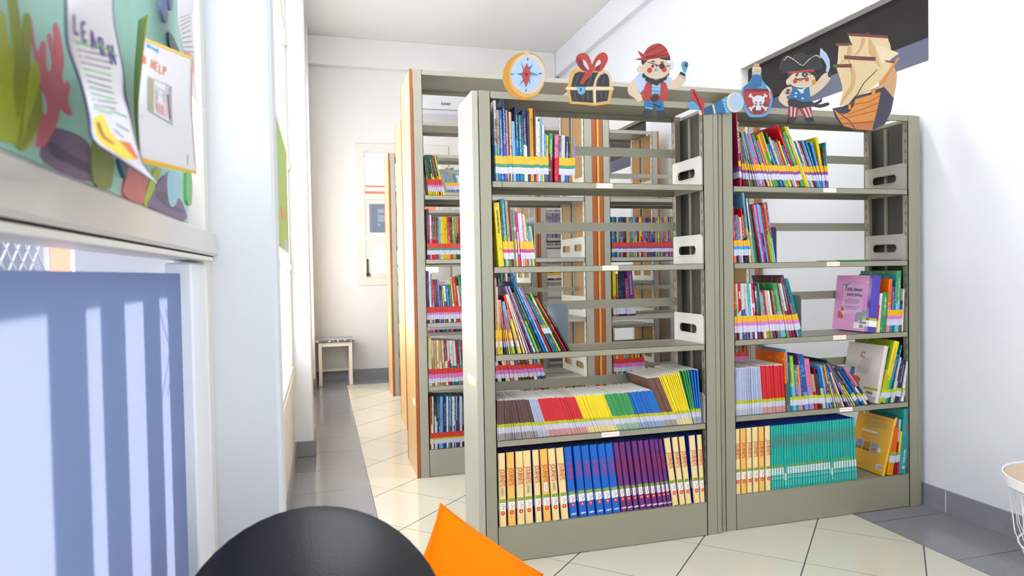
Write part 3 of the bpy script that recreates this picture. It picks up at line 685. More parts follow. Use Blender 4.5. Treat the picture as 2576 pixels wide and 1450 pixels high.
# ---------------------------------------------------------------- thick reading textbooks on the bottom shelves
RED = mat('red_print', rgb(196, 60, 40), .5); RED2 = mat('dark_red_print', rgb(176, 36, 96), .5); BADGE = mat('red_badge', rgb(218, 44, 30), .4); WHITE = mat('white_print', rgb(238, 236, 240), .5)
JC = mat('textbook_cream', rgb(238, 210, 146), .35, mott=.06, mscale=25); JA = mat('textbook_amber', rgb(240, 184, 84), .35, mott=.08, mscale=25)
JB = mat('textbook_blue', rgb(0, 92, 190), .3, mott=.1, mscale=30); JV = mat('textbook_violet', rgb(104, 40, 112), .3, mott=.1, mscale=30); JT = mat('textbook_turquoise', rgb(26, 168, 156), .3, mott=.10, mscale=25)
JBLUE = mat('textbook_cover_blue', rgb(18, 62, 190), .3, mott=.1, mscale=12); SWOOSH = mat('orange_swoosh', rgb(214, 130, 60), .5); TAGM = mat('tan_name_tag', rgb(205, 178, 130), .6)
def textbook(x, yf, z, t, h, ang, kind, num, label, group, low=False, d=.215, tagm=None):
    M = {'c': JC, 'a': JA, 'b': JB, 'v': JV, 't': JT}[kind]
    root = thing('textbook', label, 'textbook', (x, yf, z+.0003), (0, ang, 0), group)
    X0, X1 = (0, t) if ang <= 0 else (-t, 0); mb = MB(); ct = .0024; r = min(.005, t*.3)
    out = [(X0, r*1.4), (X0+r*.3, r*.4), (X0+r, 0), (X1-r, 0), (X1-r*.3, r*.4), (X1, r*1.4)]
    mb.prism(out+[(X1-ct, r*1.4), (X1-ct, .004), (X0+ct, .004), (X0+ct, r*1.4)], 2, 0, h, M)
    mb.box(X0, X0+ct, r*1.4, d, 0, h, JBLUE); mb.box(X1-ct, X1, r*1.4, d, 0, h, JBLUE); mb.build('cover', root)
    mb = MB(); mb.box(X0+ct, X1-ct, .0045, d-.004, .004, h-.004, mat('dark_page_block', (.07, .07, .08, 1), .9)); mb.build('pages', root)
    e = .0005; yb_ = .025; off = -.028 if low else 0; mb = MB()
    g0, g1, g2 = .066+off, .098+off, .112+off
    for a, b_, MM in ((g0, g1, STK), (g1, g2, TOG)):
        mb.add([(X0-e*.5, yb_, a), (X0-e*.5, r*1.2, a), (X0+r*.9, -e, a), (X1-r*.9, -e, a), (X1+e*.5, r*1.2, a), (X0-e*.5, yb_, b_), (X0-e*.5, r*1.2, b_), (X0+r*.9, -e, b_), (X1-r*.9, -e, b_), (X1+e*.5, r*1.2, b_)],
               [(0, 1, 6, 5), (1, 2, 7, 6), (2, 3, 8, 7), (3, 4, 9, 8)], MM)
    xc = (X0+X1)/2
    for k, (dx, ww) in enumerate(((0, .3), (0, .34), (0, .08), (0, .22))):
        zz = g1-.008-k*.0062; mb.box(xc-ww*t/2, xc+ww*t/2, -.0009, -.0006, zz-.0009, zz+.0009, INKG)
    if kind != 't': mb.prism([(X1-r-.0005, g0+.016), (X1-r-.009*t/.03, g0+.006), (X1-r-.012*t/.03, g0+.006), (X1-r-.0005, g0+.020)], 1, -.0008, -.0005, SWOOSH)
    mb.build('spine_label', root, fix=False)
    ink = {'c': RED, 'a': RED, 'b': RED2, 'v': mat('dull_red_print', rgb(150, 36, 70), .5), 't': mat('dull_teal_print', rgb(96, 120, 110), .5)}[kind]
    key = (kind, round(min(t, .036)*500)); sz = {'t': min(t*.95, .016)}.get(kind, min(t*1.0, .030))
    ln = .115 if kind != 't' else .055
    tz = h-.10 if kind != 't' else h-.075
    tm = text('title', 'JOURNEYS', sz, ink, (xc, -.0007, tz), (PI/2, PI/2, 0), root, .0003)
    wd = max(1e-4, tm.data.vertices and (max(v.co.x for v in tm.data.vertices)-min(v.co.x for v in tm.data.vertices))); tm.scale = (ln/wd*.62 if kind != 't' else ln/wd, 1, 1)
    if kind == 't':
        text('volume_number', '1.'+num[-1], .011, WHITE, (xc, -.0007, g0-.012), (PI/2, PI/2, 0), root, .0002)
        mb = MB(); mb.box(xc-.0015, xc+.0015, -.0006, -.0004, .012, .037, mat('pale_teal_print', rgb(120, 205, 200), .5)); mb.build('imprint', root)
    else:
        cz = g0-.011; mb = MB(); rr = min(.0085, t*.34); mb.prism([(xc+rr*math.cos(2*PI*k/20), cz+rr*math.sin(2*PI*k/20)) for k in range(20)], 1, -.0008, -.0003, BADGE); bd = mb.build('volume_badge', root)
        text('lettering', num, rr*1.25 if len(num) < 2 else rr*.95, WHITE, (xc, -.0010, cz), (PI/2, 0, 0), bd, .0002)
        if kind in 'bv': text('imprint', 'HMH', .0105 if t > .02 else .008, WHITE, (xc, -.0007, .016), (PI/2, 0, 0), root, .0002)
    if tagm:
        mb = MB(); mb.box(xc-.007, xc+.006, -.0010, -.0005, g2+.012, g2+.048, TAGM if tagm == 1 else STK)
        mb.box(xc-.002, xc+.001, -.0013, -.0009, g2+.018, g2+.042, INKG); mb.build('name_tag', root)
    return root
J1 = [(1257.5, 1276, 'c', '5', 1142, 1), (1280, 1299.7, 'a', '5', 1139, 0), (1303.6, 1322.8, 'c', '5', 1136, 0), (1324, 1344, 'c', '5', 1134, 1), (1350, 1366, 'c', '2.2', 1132, 0), (1370, 1389, 'a', '5', 1132, 2), (1392, 1410, 'c', '5', 1128, 1), (1414, 1432.6, 'c', '5', 1124, 0)]
J1 += [(p, p+19.5, 'b', '4', q, 0) for p, q in ((1436, 1123), (1460, 1121), (1481, 1119), (1503, 1118), (1524, 1115), (1544, 1114))]
J1 += [(a, b, 'v', n_, q, 0) for a, b, n_, q in ((1566, 1579.5, '3.1', 1113), (1581, 1595, '3.1', 1111), (1598, 1609.5, '3.1', 1109), (1613, 1627, '3.1', 1108), (1629, 1642, '3.1', 1106), (1644, 1656.5, '3.1', 1105), (1659, 1670.5, '3.1', 1105), (1671.5, 1681, '3.2', 1102), (1682.5, 1692, '3.2', 1101))]
J1 += [(a, b, 'c', '2.2', q, 0) for a, b, q in ((1695, 1710, 1100), (1713, 1727, 1097), (1729, 1743, 1095), (1749, 1764, 1090), (1765, 1776, 1091))]
cnames = {'c': 'cream', 'a': 'amber', 'b': 'blue', 'v': 'violet', 't': 'turquoise'}
def texts(J, lean, yf, z, where, group):
    items = [dict(px=a, pw=b-a, ytop=q, k=k, n=n_, tg=tg) for a, b, k, n_, q, tg in J]; place(items, yf, z, lean, None, None)
    for i, it in enumerate(items):
        tgd = {1: ' and tan name tag', 2: ' and white name tag'}.get(it['tg'], '')
        low = it['k'] == 't' and it['tg'] == 9
        x = it['x0'] if it['ang'] <= 0 else it['x0']+it['t']/math.cos(it['ang'])
        lab = '%s textbook numbered %s%s, %s from left, %s' % (cnames[it['k']], it['n'], tgd, ordn(i+1), where) if it['k'] != 't' else '%s textbook, %s from left, %s' % (cnames['t'], ordn(i+1), where)
        textbook(x, yf+.004+random.uniform(0, .003), z, it['t'], min(it['h'], .30), it['ang'], it['k'], it['n'], lab, group, low=(it['tg'] == 9), tagm=it['tg'] if it['tg'] in (1, 2) else None)
# tag value 9 marks a book whose label sits lower
texts(J1, [(1257, 2.2), (1300, 3), (1350, 5), (1414, 8), (1436, 9), (1544, 12), (1682, 14.5), (1695, 13), (1730, 11), (1765, 5)], Y1, B1, 'bottom left shelf', 'textbooks on the bottom shelf of the left bookcase')
J2 = [(1852, 1866, 'c', '2.2', 1081, 0), (1867.5, 1880.5, 'a', '2.1', 1079, 0), (1882.8, 1895.5, 'c', '2.1', 1078, 0), (1897.5, 1911, 'c', '2.1', 1076, 0), (1913.4, 1927, 'a', '2.1', 1075, 0), (1929.4, 1942.4, 'c', '2.1', 1073, 0)]
n_t = 33
for k in range(n_t):
    a = 1943.5+(2159.5-1943.5)*k/n_t; J2.append((a, a+(2159.5-1943.5)/n_t*.93, 't', '6' if k < 14 else '4', 1073-(k/n_t)*20, 9 if k in (5, 23) else 0))
texts(J2, [(1852, 1.6), (1942, 1.2), (2060, 2.5), (2160, 5)], Y2, B2, 'bottom right shelf', 'textbooks on the bottom shelf of the right bookcase')

# ---------------------------------------------------------------- thin stapled booklets, packed in colour runs
BK = {}
def bk_mat(k):
    if k in BK: return BK[k]
    c = pc(k); BK[k] = mat('booklet_'+PAL[k][0].replace(' ', '_'), c, .28, mott=.12, mscale=60); return BK[k]
BLOW = {}
def pale_mat(k):
    if k in BLOW: return BLOW[k]
    c = pc(k); BLOW[k] = mat('booklet_lower_'+PAL[k][0].replace(' ', '_'), tuple(.5*q+.26 for q in c[:3])+(1,), .35, mott=.12, mscale=80); return BLOW[k]
def booklets(runs, yf, z, lean, pitch, where, group, cname):
    for (a, b, yt0, yt1, k, dd) in runs:
        n = max(2, int(round((b-a)/pitch))); items = []
        for i in range(n):
            p = a+(b-a)*i/n; items.append(dict(px=p, pw=(b-a)/n, ytop=yt0+(yt1-yt0)*i/n+random.uniform(-1.0, 1.0)))
        place(items, yf, z, lean, None, None)
        for i, it in enumerate(items):
            t = max(.0016, min(it['t']*.96, .008)); h = it['h']; d = dd*random.uniform(.95, 1.05)
            lab = '%s booklet, %s from left of %s run, %s' % (PAL[k][0], ordn(i+1), PAL[k][0], where)
            x = it['x0'] if it['ang'] <= 0 else it['x0']+t/math.cos(it['ang'])
            yy = yf+.005+random.uniform(0, .006)
            root = thing('booklet', lab, 'booklet', (x, yy, z+.0003), (0, it['ang'], 0), group % PAL[k][0])
            X0, X1 = (0, t) if it['ang'] <= 0 else (-t, 0); mb = MB(); hl = .052
            mb.box(X0, X1, 0, d, 0, hl*.55, pale_mat(k)); mb.box(X0, X1, 0, d, hl*.55, h-.001, bk_mat(k)); mb.build('cover', root)
            mb = MB(); q = random.uniform(.0005, .003); mb.box(X0+t*.12, X1-t*.12, .003, d+.001, h-.004, h+q, PAGESW); mb.build('pages', root)
            mb = MB(); j = random.uniform(-.0015, .0015)
            for (za, zb, MM) in ((.028, .052, TW), (.052, .066, TOL)):
                mb.add([(X0-.0002, .02, za+j), (X0-.0002, -.0004, za+j), (X1+.0002, -.0004, za+j), (X1+.0002, .02, za+j), (X0-.0002, .02, zb+j), (X0-.0002, -.0004, zb+j), (X1+.0002, -.0004, zb+j), (X1+.0002, .02, zb+j)], [(0, 1, 5, 4), (1, 2, 6, 5), (2, 3, 7, 6)], MM)
            mb.build('spine_label', root, fix=False)
booklets([(1252, 1357, 1009, 1007, 'B', .19), (1357, 1384, 1007, 1007, 's', .19), (1384, 1483, 1006, 1001, 'r', .19), (1483, 1556, 1000, 995, 'y', .19), (1556, 1614, 995, 991, 'g', .19), (1614, 1679, 990, 985, 'u', .19)],
         Y1, Z1[3], [(1252, 1), (1275, 4), (1300, 14), (1357, 27), (1400, 36), (1483, 39), (1556, 40), (1614, 36), (1679, 40)], 3.05, 'fourth left shelf', 'low %s booklets on the fourth shelf, left bookcase', 0)
booklets([(1679.5, 1709, 954, 951, 'b', .20), (1709, 1745, 949, 938, 'y', .20), (1745, 1757, 935, 932, 'g', .20), (1757, 1767, 932, 931, 'u', .20)],
         Y1, Z1[3], [(1679, 40), (1709, 41), (1745, 26), (1757, 13), (1767, 3)], 3.2, 'tall group, fourth left shelf', 'tall %s booklets on the fourth shelf, left bookcase', 0)
booklets([(1851.5, 1922.6, 929, 925, 's', .19), (1922.6, 1980, 922, 920, 'r', .19)],
         Y2, Z2[3], [(1851, 1), (1922, 6.5), (1980, 6)], 2.5, 'fourth right shelf', '%s booklets on the fourth shelf, right bookcase', 0)

# ---------------------------------------------------------------- paperbacks in the rows behind
PB = 'paperback'
def rear(spec, a, b, yf, z, lean, sch, where, d=.15): return row(spec, a, b, yf, z, lean, sch, where, PB+'s, '+where, cat='paperback', dflt_d=d, plain=False)
def rs(n, w, yt, pal, seed, jit=3):
    R_ = random.Random(seed); o = []
    for i in range(n):
        c = R_.choice(pal); c2 = R_.choice(pal) if R_.random() < .4 else c; o.append('%.1f,%.1f,%s/%s' % (w*R_.uniform(.75, 1.3), yt+R_.uniform(-jit, jit), c, c2))
    return ' '.join(o)
rear("3,392,G/y 4,390,G/y 4,390,G/y 4,390,G/y 4,390,G/y 4,390,G/y 3,390,r 4,392,G/y 4,394,l/y", 1080, 1120, YA, ZA[0], [(1080, 14), (1118, 24)], 'YR', 'top shelf, left unit, second row')
rear("3,525,b 3,526,n 3,540,M 5,541,w/P 5,545,b/r 5,545,b/r 5,545,b/r 5,545,b/r 4,546,k 4,546,k 5,546,y 5,546,y 5,546,y 5,546,y 4,546,r/a 4,546,r/a 4,547,K/r 4,547,K/r 4,546,l 5,546,t/l 5,546,t/G 5,546,t/G 5,546,r/G 5,547,b/G 5,547,r/K "+rs(30, 5, 547, 'runKyTlo', 5), 1076, 1300, YA, ZA[1], [(1076, 2), (1160, 4), (1300, 4)], 'RG', 'second shelf, left unit, second row')
rear("3,682,p 4,682,p 3,684,w 4,690,e 4,705,r/e 4,704,E/n 4,704,p 4,704,i 5,720,n/u 4,722,l/e 5,720,w/b 6,718,u/w 5,720,E 5,705,l/w 8,698,r 5,720,w "+rs(22, 5, 690, 'wTugPpbrK', 8, 8), 1074, 1300, YA, ZA[2], [(1074, 2), (1120, 8), (1160, 12), (1300, 2)], 'YR', 'third shelf, left unit, second row')
rear("3,850,y/c 4,852,w "+"5,857,c/t 5,857,t/c 5,857,c/t 5,857,t/c 5,857,c/t 5,858,m/c 6,858,w/M 6,858,w/g 6,858,w/T 5,860,r/P 6,860,T/g 6,860,r 6,862,w 6,862,t/n "+rs(18, 7, 862, 'KgPpruwbclk', 2, 3), 1079, 1376, YA, ZA[3], [(1079, 2), (1150, 8), (1250, 20), (1376, 34)], 'RP', 'fourth shelf, left unit, second row')
rear("4,1000,o "+rs(38, 4, 999, 'nukEpwkK', 12, 1), 1083, 1200, YA, BA, [(1083, 1), (1200, 1)], 'RY', 'bottom shelf, left unit, second row')
rear(rs(56, 3, 547, 'TumneyorgkKpPl', 31, 1.5), 1541, 1702, YA, ZA[1], [(1540, 1.5), (1700, 1.5)], 'RV', 'second shelf, right unit, second row')
rear("7,680,y/o 5,690,b 13,690,n 4,700,r 3,700,u 10,680,v", 1545, 1601, YA, ZA[2], [(1545, 2), (1570, 5), (1600, 10)], 'BW', 'third shelf, right unit, second row')
rear("4,828,t 4,871,r 4,868,c "+rs(15, 5, 872, 'TapPwgroKbky', 14, 3), 1545, 1625, YA, ZA[3], [(1545, 1), (1600, 6), (1625, 12)], 'RP', 'fourth shelf, right unit, second row')
rear(rs(12, 5, 868, 'bmnTtor', 17, 2), 1842, 1884, YA, ZA[3], [(1842, -6), (1884, 1)], 'RP', 'right end, fourth shelf, second row')
rear("9,826,P 9,826,P 9,826,P 6,826,K 9,826,P 9,826,K "+rs(16, 5, 827, 'nuyKTm', 21, 1), 1076, 1175, YB2, ZB[3], [(1076, 1), (1175, 1)], 'YW', 'fourth shelf, left unit, third row', .13)
rear(rs(14, 6, 425, 'kuTqet', 24, 5), 1128, 1160, YB2, ZB[0], [(1128, 30), (1160, 30)], 'YW', 'top shelf, left unit, third row', .13)
rear(rs(26, 3, 530, 'esipE', 26, 2), 1368, 1412, YC, ZB[1], [(1368, 1), (1412, 1)], 'YW', 'second shelf, row nearest the back', .13)
rear(rs(16, 4, 706, 'ecbtEn', 28, 4), 1368, 1413, YC, ZB[2]-.0, [(1368, -10), (1413, -14)], 'YW', 'third shelf, row nearest the back', .13)

# ---------------------------------------------------------------- bookends, loose booklets, ribbons
def bookend(label, x, y0, y1, z, h, M, group=None, ang=0):
    t = thing('bookend', label, 'bookend', (x, y0, z), (0, 0, ang), group); d = y1-y0; c = .012
    mb = MB(); mb.prism([(0, 0), (d, 0), (d, h-c), (d-c*.3, h-c*.3), (d-c, h), (c, h), (c*.3, h-c*.3), (0, h-c)], 0, 0, .0015, M); mb.build('upright_plate', t)
    mb = MB(); mb.box(-.06, 0, .015, d-.015, .0004, .0012, M); mb.build('foot', t); return t
BEG = mat('blue_grey_bookend', rgb(168, 182, 192), .35, metal=.2); BEP = mat('lilac_bookend', rgb(178, 150, 176), .35)
bookend('blue-grey metal bookend on the second shelf of the left bookcase', .853, Y1+.045, Y1+.19, Z1[1], .205, BEG)
bookend('blue-grey metal bookend on the third shelf of the left bookcase', 1.022, Y1+.11, Y1+.235, Z1[2], .19, BEG, ang=.5)
bookend('lilac bookend on the top shelf of the second row', .665, YA+.02, YA+.15, ZA[0], .235, BEP)
bookend('grey-green metal bookend holding the comics on the right bookcase', xat(2016, Y2+.03, Z2[2]), Y2+.03, Y2+.14, Z2[2], .19, mat('sage_bookend', rgb(140, 160, 152), .4))
bookend('lilac-grey bookend behind booklets on the right bookcase second shelf', xat(1957, Y2+.05, Z2[1]), Y2+.06, Y2+.15, Z2[1], .165, mat('mauve_bookend', rgb(130, 120, 150), .4))
def flat_booklet(label, x, y, z, w, d, t, c1, rot, grp=None):
    r = thing('booklet', label, 'booklet', (x, y, z+.0004), (0, 0, rot), grp); mb = MB(); mb.box(0, w, 0, d, 0, t*.22, cover_mat(c1, c1, True)); mb.box(0, w, 0, d, t*.78, t, cover_mat(c1, c1, True)); mb.box(0, w, 0, .001, 0, t, cover_mat(c1, c1, True)); mb.build('cover', r)
    mb = MB(); mb.box(.001, w-.001, .0012, d-.001, t*.23, t*.77, PAGESW); mb.build('pages', r); return r
flat_booklet('green booklet lying flat on the second shelf of right bookcase', 2.33, Y2+.008, Z2[1], .19, .13, .006, 'g', .03)
flat_booklet('lilac booklet lying flat beside the green one', 2.527, Y2+.012, Z2[1], .185, .14, .007, 'i', 0)
flat_booklet('purple and white booklet lying flat in the second row shelf', 1.16, YA+.02, ZA[1], .15, .13, .004, 'i', .2)
def ribbon(label, pts, M, w=.003):
    mb = MB(); mb.tube(pts, .0009, M, 5); return tag(mb.build('bookmark_ribbon'), label, 'ribbon')
RB = mat('blue_ribbon', rgb(30, 60, 150), .6)
p0 = onp(1, Y1-.004, 1262, 449); p1 = onp(1, Y1-.005, 1265, 472)
ribbon('thin blue bookmark ribbon hanging from the top left shelf', [(p0.x, Y1+.006, Z1[0]+.004), (p0.x, Y1-.003, Z1[0]+.002), ((p0.x+p1.x)/2, Y1-.004, (p0.z+p1.z)/2), p1], RB)
a = onp(1, Y1-.004, 1280, 671); b = onp(1, Y1-.004, 1288, 690)
ribbon('short blue bookmark ribbon hanging from the second left shelf', [(a.x, Y1+.006, Z1[1]+.004), (a.x, Y1-.003, Z1[1]+.001), b], RB)
a = onp(1, Y2-.004, 2254, 834); b = onp(1, Y2-.004, 2263, 847)
ribbon('yellow ribbon hanging over the third right shelf', [(a.x, Y2+.006, Z2[2]+.004), (a.x, Y2-.003, Z2[2]+.001), b], mat('yellow_ribbon', rgb(220, 200, 40), .6))

# ---------------------------------------------------------------- card cut-outs standing along the top rails
def smooth(pts, n=4):
    out = []; k = len(pts)
    for i in range(k):
        p0, p1, p2, p3 = (Vector(pts[(i+j-1) % k]) for j in range(4))
        for q in range(n):
            t = q/n; out.append(tuple(.5*((2*p1)+(p2-p0)*t+(2*p0-5*p1+4*p2-p3)*t*t+(3*p1-p0-3*p2+p3)*t*t*t)))
    return out
CM = {}
def cmat(k):
    c = {'gold': (214, 150, 44), 'gold2': (226, 178, 96), 'beige': (224, 208, 184), 'face': (186, 208, 238), 'bluep': (56, 140, 190), 'redp': (190, 62, 56), 'dred': (128, 40, 46), 'blk': (44, 44, 50), 'dk': (66, 62, 84), 'lblue': (134, 196, 232), 'skin': (232, 208, 178), 'tan': (222, 190, 146), 'white': (226, 230, 240), 'shirt': (196, 214, 242),
         'mblue': (50, 118, 168), 'sky': (90, 170, 220), 'brown': (122, 60, 52), 'sail': (240, 214, 164), 'sail2': (222, 176, 126), 'sail3': (250, 228, 190), 'hull': (232, 148, 62), 'hull2': (212, 128, 72), 'line': (96, 70, 70), 'cork': (222, 166, 96), 'grn': (60, 120, 70), 'cream': (236, 222, 196), 'grey': (120, 118, 122), 'dblue': (36, 92, 136), 'pinkr': (208, 60, 62)}[k]
    if k not in CM: CM[k] = mat('card_print_'+k, tuple(q*.70 for q in rgb(*c)[:3])+(1,), .5, mott=.09, mscale=45)
    return CM[k]
EDGE = mat('white_card_edge', (.8, .8, .78, 1), .6)
def cutout(name, label, org, yy, layers, nbase, scale=3.625, kind='cut-out'):
    """layers: (colour, shape, data...); first nbase layers are cut from thick card, the rest is print on its face"""
    def w_(p):
        q = onp(1, yy, org[0]+p[0]/scale, org[1]+p[1]/scale); return (q.x, q.z)
    mb = MB(); k = 0
    for i, ly in enumerate(layers):
        col, kind_, dat = ly[0], ly[1], ly[2]
        yf = yy-.0002*(i+1); yb_ = yy+.0022 if i < nbase else yy-.0001
        M = cmat(col)
        if kind_ == 'E':
            cx, cy, rx, ry = dat; polys = [[(cx+rx*math.cos(2*PI*j/28), cy+ry*math.sin(2*PI*j/28)) for j in range(28)]]
        elif kind_ == 'S': polys = [smooth(dat)]
        elif kind_ == 'P': polys = [dat]
        elif kind_ == 'L':
            wd = ly[3]/2; polys = []
            for a, b in zip(dat, dat[1:]):
                d = Vector((b[0]-a[0], b[1]-a[1])); 
                if d.length < 1e-6: continue
                d.normalize(); n = Vector((-d.y, d.x))*wd; d = d*wd*.3
                polys.append([(a[0]+n.x-d.x, a[1]+n.y-d.y), (b[0]+n.x+d.x, b[1]+n.y+d.y), (b[0]-n.x+d.x, b[1]-n.y+d.y), (a[0]-n.x-d.x, a[1]-n.y-d.y)])
        elif kind_ == 'R':
            o_, i_ = smooth(dat), smooth(ly[3]); n = len(o_); O = [w_(p) for p in o_]; I = [w_(p) for p in i_]
            vs = [(p[0], yf, p[1]) for p in O]+[(p[0], yf, p[1]) for p in I]+[(p[0], yb_, p[1]) for p in O]+[(p[0], yb_, p[1]) for p in I]; fs = []
            for j in range(n):
                q = (j+1) % n; fs += [(j, q, n+q, n+j), (2*n+j, 3*n+j, 3*n+q, 2*n+q), (j, 2*n+j, 2*n+q, q), (n+j, n+q, 3*n+q, 3*n+j)]
            mb.add(vs, fs, M); continue
        for pl in polys: mb.prism([w_(p) for p in pl], 1, yf, yb_, M)
    o = mb.build(name); tag(o, label, kind); return o
OA = (1220, 80); OB = (1720, 60)
def dashes(pts, n, w=5, col='cream'):
    out = []
    for a, b in zip(pts, pts[1:]):
        for k in range(n):
            t0, t1 = (k+.15)/n, (k+.7)/n
            out.append((col, 'L', [(a[0]+(b[0]-a[0])*t0, a[1]+(b[1]-a[1])*t0), (a[0]+(b[0]-a[0])*t1, a[1]+(b[1]-a[1])*t1)], w))
    return out
cutout('compass_cutout', 'card cut-out of a golden compass with a red needle on the top rail', OA, 2.6397, [
    ('gold', 'S', [(160, 400), (195, 285), (275, 215), (360, 188), (450, 205), (520, 265), (550, 370), (538, 470), (485, 565), (400, 618), (310, 615), (220, 560), (172, 480)]), ('tan', 'E', (380, 186, 22, 17)),
    ('gold2', 'E', (384, 400, 166, 200)), ('beige', 'E', (396, 384, 152, 182)), ('face', 'E', (376, 392, 142, 160)),
    ('bluep', 'P', [(382, 236), (396, 236), (396, 266), (382, 266)]), ('bluep', 'P', [(232, 380), (263, 380), (263, 394), (232, 394)]), ('bluep', 'P', [(486, 375), (518, 375), (518, 388), (486, 388)]), ('bluep', 'P', [(366, 522), (379, 522), (379, 549), (366, 549)]),
    ('bluep', 'P', [(325, 270), (366, 345), (437, 297), (405, 362), (492, 398), (405, 412), (414, 482), (380, 425), (308, 496), (352, 410), (286, 383), (352, 372)]),
    ('lblue', 'P', [(325, 270), (366, 345), (376, 392)]), ('lblue', 'P', [(492, 398), (405, 412), (376, 392)]), ('lblue', 'P', [(308, 496), (352, 410), (376, 392)]),
    ('redp', 'P', [(380, 287), (418, 385), (372, 508), (331, 390)]), ('blk', 'E', (377, 390, 12, 13))], 2)
cutout('treasure_chest_cutout', 'card cut-out of a black treasure chest tied with a red bow', OA, 2.6397, [
    ('gold2', 'P', [(728, 525), (760, 478), (768, 410), (790, 360), (830, 333), (870, 345), (950, 358), (1035, 350), (1085, 347), (1130, 368), (1158, 430), (1165, 500), (1178, 518), (1165, 545), (1150, 605), (1140, 655), (1000, 676), (900, 665), (775, 656), (760, 600), (750, 535)]),
    ('redp', 'R', [(830, 250), (850, 207), (900, 194), (945, 220), (975, 300), (985, 362), (905, 362), (850, 310)], [(893, 268), (893, 257), (903, 254), (925, 272), (945, 318), (950, 346), (925, 335), (900, 300)]),
    ('redp', 'R', [(975, 340), (990, 270), (1030, 210), (1080, 188), (1115, 215), (1118, 265), (1080, 335), (1040, 365)], [(1000, 335), (1010, 295), (1030, 262), (1047, 254), (1055, 265), (1058, 285), (1042, 300), (1018, 318)]),
    ('dred', 'P', [(835, 255), (850, 235), (885, 262), (895, 300), (925, 340), (900, 360), (850, 305)]), ('dred', 'P', [(1055, 300), (1040, 355), (1000, 350), (1010, 318)]),
    ('blk', 'P', [(785, 503), (800, 430), (818, 385), (850, 366), (940, 372), (1040, 372), (1010, 420), (985, 497), (900, 503)]), ('blk', 'P', [(1015, 498), (1025, 440), (1050, 400), (1090, 380), (1120, 395), (1130, 440), (1133, 500)]),
    ('blk', 'P', [(775, 536), (980, 538), (985, 648), (792, 634)]), ('blk', 'P', [(1012, 538), (1132, 538), (1115, 630), (1015, 645)]),
    ('beige', 'P', [(1000, 500), (1020, 430), (1050, 385), (1090, 358), (1080, 350), (1035, 372), (1005, 425), (985, 498)]), ('beige', 'P', [(1085, 352), (1130, 375), (1155, 430), (1160, 495), (1140, 498), (1132, 430), (1115, 392), (1085, 372)]),
    ('cream', 'P', [(740, 505), (1165, 505), (1168, 530), (740, 530)]), ('cream', 'P', [(988, 530), (1008, 530), (1010, 655), (992, 655)]),
    ('redp', 'P', [(930, 345), (988, 355), (965, 400), (925, 440), (885, 486), (862, 466), (895, 410)]),
    ('sky', 'P', [(837, 503), (918, 503), (910, 560), (880, 582), (845, 562)]), ('lblue', 'P', [(848, 512), (900, 512), (890, 560), (868, 568), (850, 550)]), ('blk', 'E', (872, 525, 8, 10)), ('blk', 'P', [(867, 528), (877, 528), (877, 549), (867, 549)])]
    + [('grey', 'L', p, 4) for p in ([(820, 500), (845, 400)], [(935, 495), (975, 385)], [(810, 550), (830, 628)], [(930, 550), (935, 635)], [(1090, 410), (1070, 480)], [(1060, 550), (1055, 610)], [(1102, 548), (1095, 615)], [(880, 560), (895, 630)])], 3)
